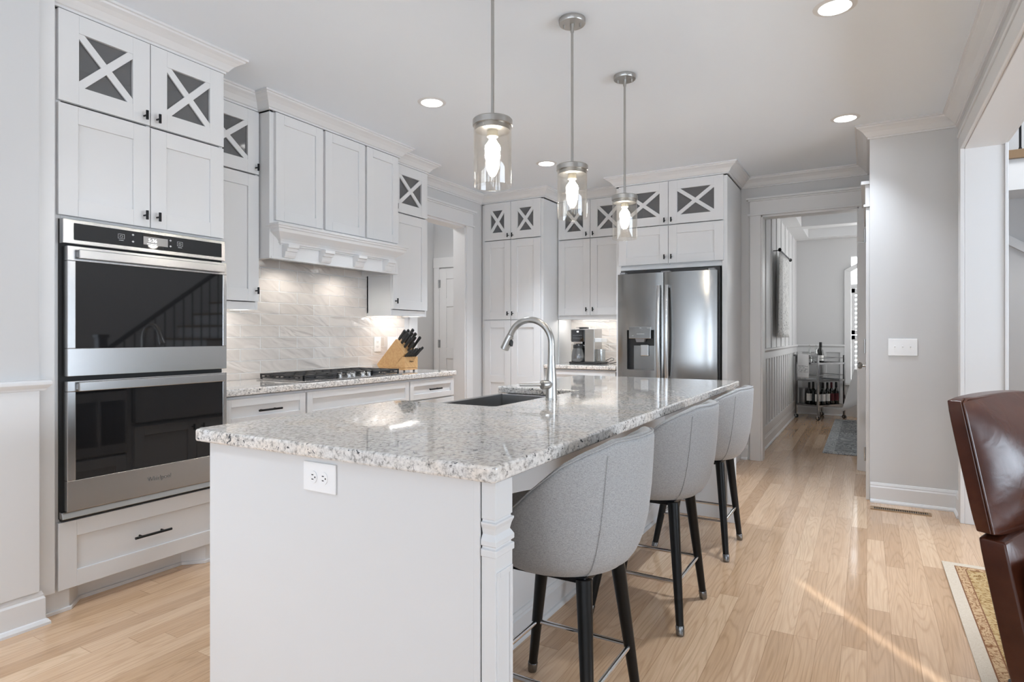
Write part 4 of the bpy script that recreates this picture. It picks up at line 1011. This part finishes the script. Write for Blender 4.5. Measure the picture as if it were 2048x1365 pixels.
# ---- wall switch, floor register
outlet('white three-gang toggle switch plate on the grey wall at right', (.214, 5.0195, 1.097), 0, 3, .172, .118, 'light switch')
rg = thing('floor_register', 'brown floor register vent in the oak floor below the grey wall', 'vent', (.020, 4.795, .0005))
b = MB(); b.box(0, .345, 0, .010, 0, .005); b.box(0, .345, .068, .078, 0, .005); b.box(0, .018, .010, .068, 0, .005); b.box(.327, .345, .010, .068, 0, .005)
for k in range(25): b.box(.018+k*.0125, .018+k*.0125+.0045, .010, .068, .0, .004)
b.build('grille', BRASS, rg, bevel=.0008)
b = MB(); b.box(.016, .329, .008, .070, .0, .0008); b.build('duct_opening', DARK, rg)

# ---- leather chair and rug on the right
ru = thing('area_rug', 'gold and cream oriental rug under the leather chair at right', 'rug', (.335, 3.86, 0))
def rugpart(nm, m, i0, i1, zt, full=False):
    b = MB(); L0, L1 = 0, 1.7; Y1 = -3.2
    a, e = i0, i1
    if full: b.box(a, L1-a, Y1+a, -a, .001, zt)
    else:
        b.box(a, e, Y1+a, -a, .001, zt); b.box(L1-e, L1-a, Y1+a, -a, .001, zt); b.box(e, L1-e, -e, -a, .001, zt); b.box(e, L1-e, Y1+a, Y1+e, .001, zt)
    return b.build(nm, m, ru)
rugpart('cream_edge', RUG_EDGE, 0, .048, .008); rugpart('outer_line', RUG_LINE, .048, .053, .0085); rugpart('scroll_border', RUG_BAND, .053, .088, .0085); rugpart('inner_line', RUG_LINE, .088, .093, .0085); rugpart('gold_field', RUG_FIELD, .093, 0, .008, True)
dx, dy = .486, .874
ch = thing('leather_chair', 'dark brown leather chair with piped back at the right edge', 'chair', (.400, 2.430, .009), math.atan2(dy, dx))
# local x = along the back (away from the camera), local -y = forward (seat side); back leans to +y with height
def cushion(name, x0, x1, y0, y1, z0, z1, lean, bul, par, bev=.022):
    b = MB(); N = 10
    bm = b.bm
    bmesh.ops.create_cube(bm, size=2)
    bmesh.ops.subdivide_edges(bm, edges=bm.edges[:], cuts=N, use_grid_fill=True)
    for v in bm.verts:
        a, q, c = v.co
        dyb = bul*(1-a*a)**.6*(1-c*c)**.6*(1 if q < 0 else .5)*q*1.0 if abs(q) > .99 else 0
        rr = 1-.0*abs(q)
        # round the outline
        k = 1-.02*(abs(a)**6)*(abs(c)**6)
        X = (x0+x1)/2+(x1-x0)/2*a*k; Z = (z0+z1)/2+(z1-z0)/2*c*k+ .012*(1-a*a)*(c if abs(c) > .99 else 0)
        Y = (y0+y1)/2+(y1-y0)/2*q+dyb + lean*Z
        v.co = (X, Y, Z)
    o = b.build(name, LEATHER, par, bevel=bev, seg=4, smooth=True, ang=80)
    return o
LE = math.tan(math.radians(11.5))
up = cushion('back_cushion', .0, .62, -.052, 0, .525, .955, LE, .085, ch)
lo = cushion('lower_back', .004, .616, -.075, .0, .06, .515, LE, .030, ch)
cushion('seat_cushion', .01, .61, -.66, -.02, .25, .46, 0, .0, ch)
cushion('seat_base', .03, .59, -.62, -.02, .06, .245, 0, 0, ch, .01)
b = MB()
for yy in (-.053, -.045):
    pts = [(-.003, yy+LE*z, z) for z in [.535+.41*k/12 for k in range(13)]]+[(x, yy+LE*.955, .958) for x in [.02+.58*k/10 for k in range(11)]]
    b.tube(pts, .0035, 8)
b.build('piping', LEATHER, up, smooth=True)
for x in (.06, .56):
    for y in (-.58, .02):
        b = MB(); b.cyl((x, y, 0), (x, y, .062), .016, .020, 14); b.build('leg', LEGW, ch)

# ---- dining room furnishings
dr_ = thing('dining_rug', 'grey and blue patterned rug in the dining room beyond the opening', 'rug', (-.385, 6.83, 0))
b = MB(); b.box(.10, .86, .12, 2.66, .001, .012); b.build('field', DRUG, dr_)
b = MB(); b.box(0, .10, 0, 2.78, .001, .011); b.box(.86, .96, 0, 2.78, .001, .011); b.box(.10, .86, 0, .12, .001, .011); b.box(.10, .86, 2.66, 2.78, .001, .011); b.build('border', DRUGE, dr_)
dt = thing('dining_table', 'dining table under a white cloth beyond the opening, mostly hidden', 'table', (-.115, 8.40, .013))
b = MB(); b.box(0, 1.15, 0, 1.3, .715, .745); b.build('tabletop', TREAD, dt, bevel=.003)
for x in (.03, 1.06):
    for y in (.03, 1.21):
        b = MB(); b.box(x, x+.06, y, y+.06, 0, .715); b.build('leg', BLKPL, dt)
b = MB(); z0 = .759
loop = [(-.004, -.004), (1.154, -.004), (1.154, 1.304), (-.004, 1.304)]
per = []
for i in range(4):
    (xa, ya), (xb, yb_) = loop[i], loop[(i+1) % 4]
    for k in range(16): per.append((xa+(xb-xa)*k/16, ya+(yb_-ya)*k/16, i, k/16))
rows = []
for j in range(7):
    v = j/6; R_ = []
    for (x, y, i, u) in per:
        cx, cy_ = .575, .65
        cor = max(abs(2*u-1)**8, 0)
        wv = .012*math.sin(u*40+i)*v
        nx = (x-cx)/.58; ny = (y-cy_)/.654
        ox = (1 if nx > .98 else -1 if nx < -.98 else 0); oy = (1 if ny > .98 else -1 if ny < -.98 else 0)
        out = .012+.03*v+wv*(1-cor)
        drop = (.26+.24*abs(2*u-1)**4)*v
        fl = .10*v*abs(2*u-1)**5
        if ox and oy: ex, ey = ox*out, oy*out
        else: ex, ey = ox*out, oy*out
        ex += fl*(1 if x > cx else -1); ey += fl*(1 if y > cy_ else -1)
        R_.append(b.bm.verts.new((x+ex, y+ey, .768-(.002 if j else 0)-drop)))
    rows.append(R_)
n_ = len(per)
for A_, B_ in zip(rows, rows[1:]):
    for k in range(n_): b._f([A_[k], A_[(k+1) % n_], B_[(k+1) % n_], B_[k]])
b._f(rows[0])
tc = tag(b.build('tablecloth', CLOTHW, smooth=True, ang=70), 'white tablecloth draping off the corner of the dining table', 'tablecloth'); tc.location = (-.115, 8.40, 0)
so = tc.modifiers.new('thick', 'SOLIDIFY'); so.thickness = .003; so.offset = 1
# wall hanging on a rod
wh = thing('wall_hanging', 'printed cloth hanging from a dark rod on the dining room wall', 'wall hanging', (-.911, 7.38, 0))
b = MB(); b.cyl((.075, -.03, 2.13), (.075, 1.03, 2.13), .008, seg=12); b.build('rod', BLACK, wh)
for y in (-.04, 1.04):
    b = MB(); b.lathe([(0, -.022), (.012, -.018), (.020, 0), (.012, .018), (0, .022)], 0, 0, 16); f_ = b.build('finial', BLACK, wh, smooth=True, loc=(.075, y, 2.13))
for y in (.02, .98):
    b = MB(); b.cyl((0, y, 2.13), (.075, y, 2.13), .005, seg=10); b.build('bracket', BLACK, wh)
b = MB()
def cl(u, v): return (.062+.030*math.sin(u*PI*3.0)*(.2+.8*v)-.012*v, .03+.94*u, 2.125-.97*v)
b.grid(cl, 40, 16); o = b.build('cloth', TAPEST, wh, smooth=True, fix=False); q = o.modifiers.new('thick', 'SOLIDIFY'); q.thickness = .004
# wine cart
CARTM = mat('cart_chrome', (.32, .32, .325), .25, 1.)
ang = math.radians(54)
wc = thing('bar_cart', 'chrome three-tier bar cart with wine bottles at the end of the dining room', 'cart', (-.585, 9.405, 0), ang); L = .52; Wd = .36
for (x, y) in ((0, 0), (L, 0), (L, Wd), (0, Wd)):
    b = MB(); b.box(x-.012, x+.012, y-.012, y+.012, .055, .90); b.build('post', CARTM, wc, bevel=.002)
    b = MB(); b.cyl((x-.011, y, .028), (x+.011, y, .028), .0275, seg=22); cs = b.build('caster', BLKPL, wc)
    b = MB(); b.cyl((x-.013, y, .028), (x+.013, y, .028), .014, seg=18); b.box(x-.016, x+.016, y-.008, y+.008, .040, .058); b.build('caster_hub', CHROME, cs)
for z, rail in ((.195, False), (.545, True), (.785, True)):
    b = MB(); b.box(0, L, -.008, .010, z-.012, z+.014); b.box(0, L, Wd-.010, Wd+.008, z-.012, z+.014); b.box(-.008, .010, 0, Wd, z-.012, z+.014); b.box(L-.010, L+.008, 0, Wd, z-.012, z+.014); b.build('shelf_frame', CARTM, wc)
    b = MB(); b.box(.010, L-.010, .010, Wd-.010, z-.006, z); b.build('shelf', BLKPL if not rail else STEEL, wc)
    if rail:
        b = MB()
        for p, q in (((0, 0), (L, 0)), ((L, 0), (L, Wd)), ((0, Wd), (L, Wd)), ((0, 0), (0, Wd))): b.cyl((*p, z+.075), (*q, z+.075), .005, seg=8)
        b.build('guard_rail', CARTM, wc)
b = MB(); b.box(-.020, .012, -.02, Wd+.06, .880, .905); b.build('push_handle', CARTM, wc, bevel=.003)
M4 = Matrix.Translation((-.585, 9.405, 0)) @ Matrix.Rotation(ang, 4, 'Z')
def cartp(x, y, z): return tuple(M4 @ Vector((x, y, z)))
def bottle(label, x, y, z, foil, lab, group, H=.30, r=.037, slope=False):
    t = thing('wine_bottle', label, 'bottle', cartp(x, y, z), 0, group)
    k = H/.30
    if slope: pr = [(0, 0), (r, 0), (r+.001, .01), (r+.001, .11*k), (r*.85, .15*k), (.018, .20*k), (.0145, .225*k)]
    else: pr = [(0, 0), (r, 0), (r+.001, .01), (r+.001, .175*k), (r*.85, .192*k), (.019, .210*k), (.0145, .222*k)]
    b = MB(); b.lathe(pr+[(.0142, .225*k), (0, .225*k)], 0, 0, 24); b.build('body', BOTTLE, t, smooth=True)
    b = MB(); b.lathe([(.0142, .2255*k), (.0150, .235*k), (.0150, .297*k), (.013, .30*k), (0, .30*k)], 0, 0, 18); b.build('foil_cap', foil, t, smooth=True)
    if lab:
        b = MB(); A0 = -1.9-.53+PI*.0
        z0, z1 = (.03*k, .11*k) if slope else (.055*k, .150*k)
        b.grid(lambda u, v: ((r+.0018)*math.cos(A0+2.2*(u-.5)+.9), (r+.0018)*math.sin(A0+2.2*(u-.5)+.9), z0+(z1-z0)*v), 12, 1); b.build('paper_label', lab, t)
    return t
gb = 'wine bottles on the bottom shelf of the bar cart'
for lb, x, y, foil, lab, sl in (('dark wine bottle with cream label beside the canister on the cart', .075, .205, CAPS, LABELP, False), ('dark wine bottle without visible label behind the front cart post', .165, .215, CAPS, None, False),
    ('slope-shouldered bottle with cream label just right of the front cart post', .085, .075, CAPS, LABELP, True), ('second slope-shouldered bottle with cream label right of the cart post', .175, .065, CAPS, LABELP, True),
    ('tall wine bottle with large cream label in the middle right of the cart', .275, .075, CAPS, LABELP, False), ('wine bottle with burgundy foil and dark label on the cart', .365, .080, CAPR, LABELR, False), ('rightmost dark wine bottle with red label on the bottom cart shelf', .455, .075, CAPS, LABELR, False)):
    bottle(lb, x, y, .196, foil, lab, gb, .32)
cj = thing('glass_canister', 'frosted glass canister with dark lid on the bottom cart shelf', 'canister', cartp(.09, .31, .196))
b = MB(); b.lathe([(0, 0), (.058, 0), (.060, .006), (.060, .215), (.056, .215), (.056, .008), (0, .008)], 0, 0, 28); b.build('jar', thin_glass('frosted_canister_glass', (.62, .63, .63), .2, .5, .3), cj, smooth=True)
b = MB(); b.lathe([(0, .216), (.062, .216), (.064, .222), (.064, .236), (0, .238)], 0, 0, 28); b.build('lid', GREYPL, cj, smooth=True)
ty = thing('serving_tray', 'black tray under the bottles on top of the bar cart', 'tray', cartp(.192, .17, .7855), ang)
b = MB(); b.lathe([(0, 0), (.14, 0), (.155, .016), (.158, .016), (.145, -.0005)], 0, 0, 36); b.build('dish', BLKPL, ty, smooth=True)
bottle('slope-shouldered bottle with small white label on the cart top tray', .197, .115, .792, CAPS, LABELP, 'wine bottles on top of the bar cart', .29, .037, True)
bottle('unlabelled dark bottle behind the labelled one on the cart top tray', .257, .176, .792, CAPS, None, 'wine bottles on top of the bar cart', .29)
for lb, x, y in (('cut crystal decanter at the left on the cart top tray', .078, .205), ('slender crystal decanter next to the dark bottles on the cart tray', .116, .128)):
    t = thing('crystal_decanter', lb, 'decanter', cartp(x, y, .792))
    b = MB(); b.lathe([(0, 0), (.036, 0), (.038, .02), (.034, .09), (.018, .13), (.014, .19), (.020, .20), (.012, .20), (.010, .14), (.028, .09), (.030, .02), (0, .012)], 0, 0, 12); b.build('body', CRYSTAL, t, smooth=False)
    b = MB(); b.lathe([(0, .200), (.010, .203), (.018, .230), (.010, .250), (0, .254)], 0, 0, 10); b.build('stopper', CRYSTAL, t)
tw = thing('hand_towel', 'white printed tea towel hung over the bar cart handle', 'towel', cartp(0, .22, 0), ang)
b = MB()
def tf(u, v):
    if v < .5: s = v/.5; return (-.026-.004*math.sin(u*7)*(1-s), -.095+.19*u, .58+.325*s)
    s = (v-.5)/.5; return (-.026+.045*min(1, s*6), -.09+.18*u, .908-.18*max(0, s-.16))
b.grid(tf, 10, 24); o = b.build('cloth', CLOTHW, tw, smooth=True, fix=False); q = o.modifiers.new('thick', 'SOLIDIFY'); q.thickness = .003
b = MB(); random.seed(3)
for rr in range(5):
    for k in range(9):
        if random.random() < .75:
            u = -.085+k*.0185; b.box(-.0345, -.0335, u, u+.006+random.random()*.010, .66+rr*.020, .66+rr*.020+.004+random.random()*.008)
b.build('print', GREYPL, tw)

# ---- hall beyond the right opening: staircase and landing
sc_ = thing('staircase', 'oak staircase with black balusters in the hall beyond the right opening', 'staircase', (0, 0, 0))
N = 15; Y0, RUN, RISE = 3.95, .255, .19; XA, XB = 2.15, 3.25
b = MB()
b.prism([(Y0, 0)]+[p for k in range(N) for p in ((Y0+RUN*k, RISE*(k+1)-.03), (Y0+RUN*(k+1), RISE*(k+1)-.03))]+[(Y0+RUN*N, 0)], XA+.03, XB, 'x'); b.build('stair_body', TRIM, sc_)
for k in range(N):
    y = Y0+RUN*k; z = RISE*(k+1)
    b = MB(); b.box(XA, XB, y-.03, y+RUN, z-.03, z); b.build('tread', TREAD, sc_, bevel=.004)
    for j in (.07, .20):
        b = MB(); b.cyl((XA+.06, y+j, z), (XA+.06, y+j, z+.86+RISE*(j/RUN)-.09), .0085, seg=8); b.build('baluster', BLACK, sc_)
b = MB(); b.tube([(XA+.06, Y0-.02, RISE+.80), (XA+.06, Y0+RUN*N, RISE*(N+1)+.80)], .030, 12); b.build('handrail', BLKPL, sc_)
b = MB(); b.box(XA+.01, XA+.11, Y0-.12, Y0-.02, 0, 1.15); b.box(XA-.005, XA+.125, Y0-.135, Y0-.005, 1.15, 1.19); b.build('newel_post', BLKPL, sc_, bevel=.004)
ld_ = thing('stair_landing', 'oak edged landing with black balusters high at the right edge', 'landing', (0, 0, 0))
b = MB(); b.box(.84, 2.14, 7.60, 8.09, 2.60, 2.90); b.build('landing_floor', TRIM, ld_)
b = MB(); b.box(.84, 2.14, 7.56, 7.66, 2.90, 2.985); b.build('landing_nosing', TREAD, ld_, bevel=.004)
for k in range(9):
    x = 1.02+k*.135; b = MB(); b.cyl((x, 7.62, 2.985), (x, 7.62, 3.86), .010, seg=8); b.lathe([(0, 2.985), (.018, 2.985), (.012, 3.01), (0, 3.01)], x, 7.62, 12); b.build('baluster', BLACK, ld_)
b = MB(); b.tube([(.84, 7.62, 3.88), (2.14, 7.62, 3.88)], .028, 12); b.build('handrail', BLKPL, ld_)
def skirt(b):
    b.prism([(.84, 2.52), (.84, 2.42), (2.14, 1.52), (2.14, 1.62)], 8.06, 8.10, 'y')
trim('trim_7', skirt)
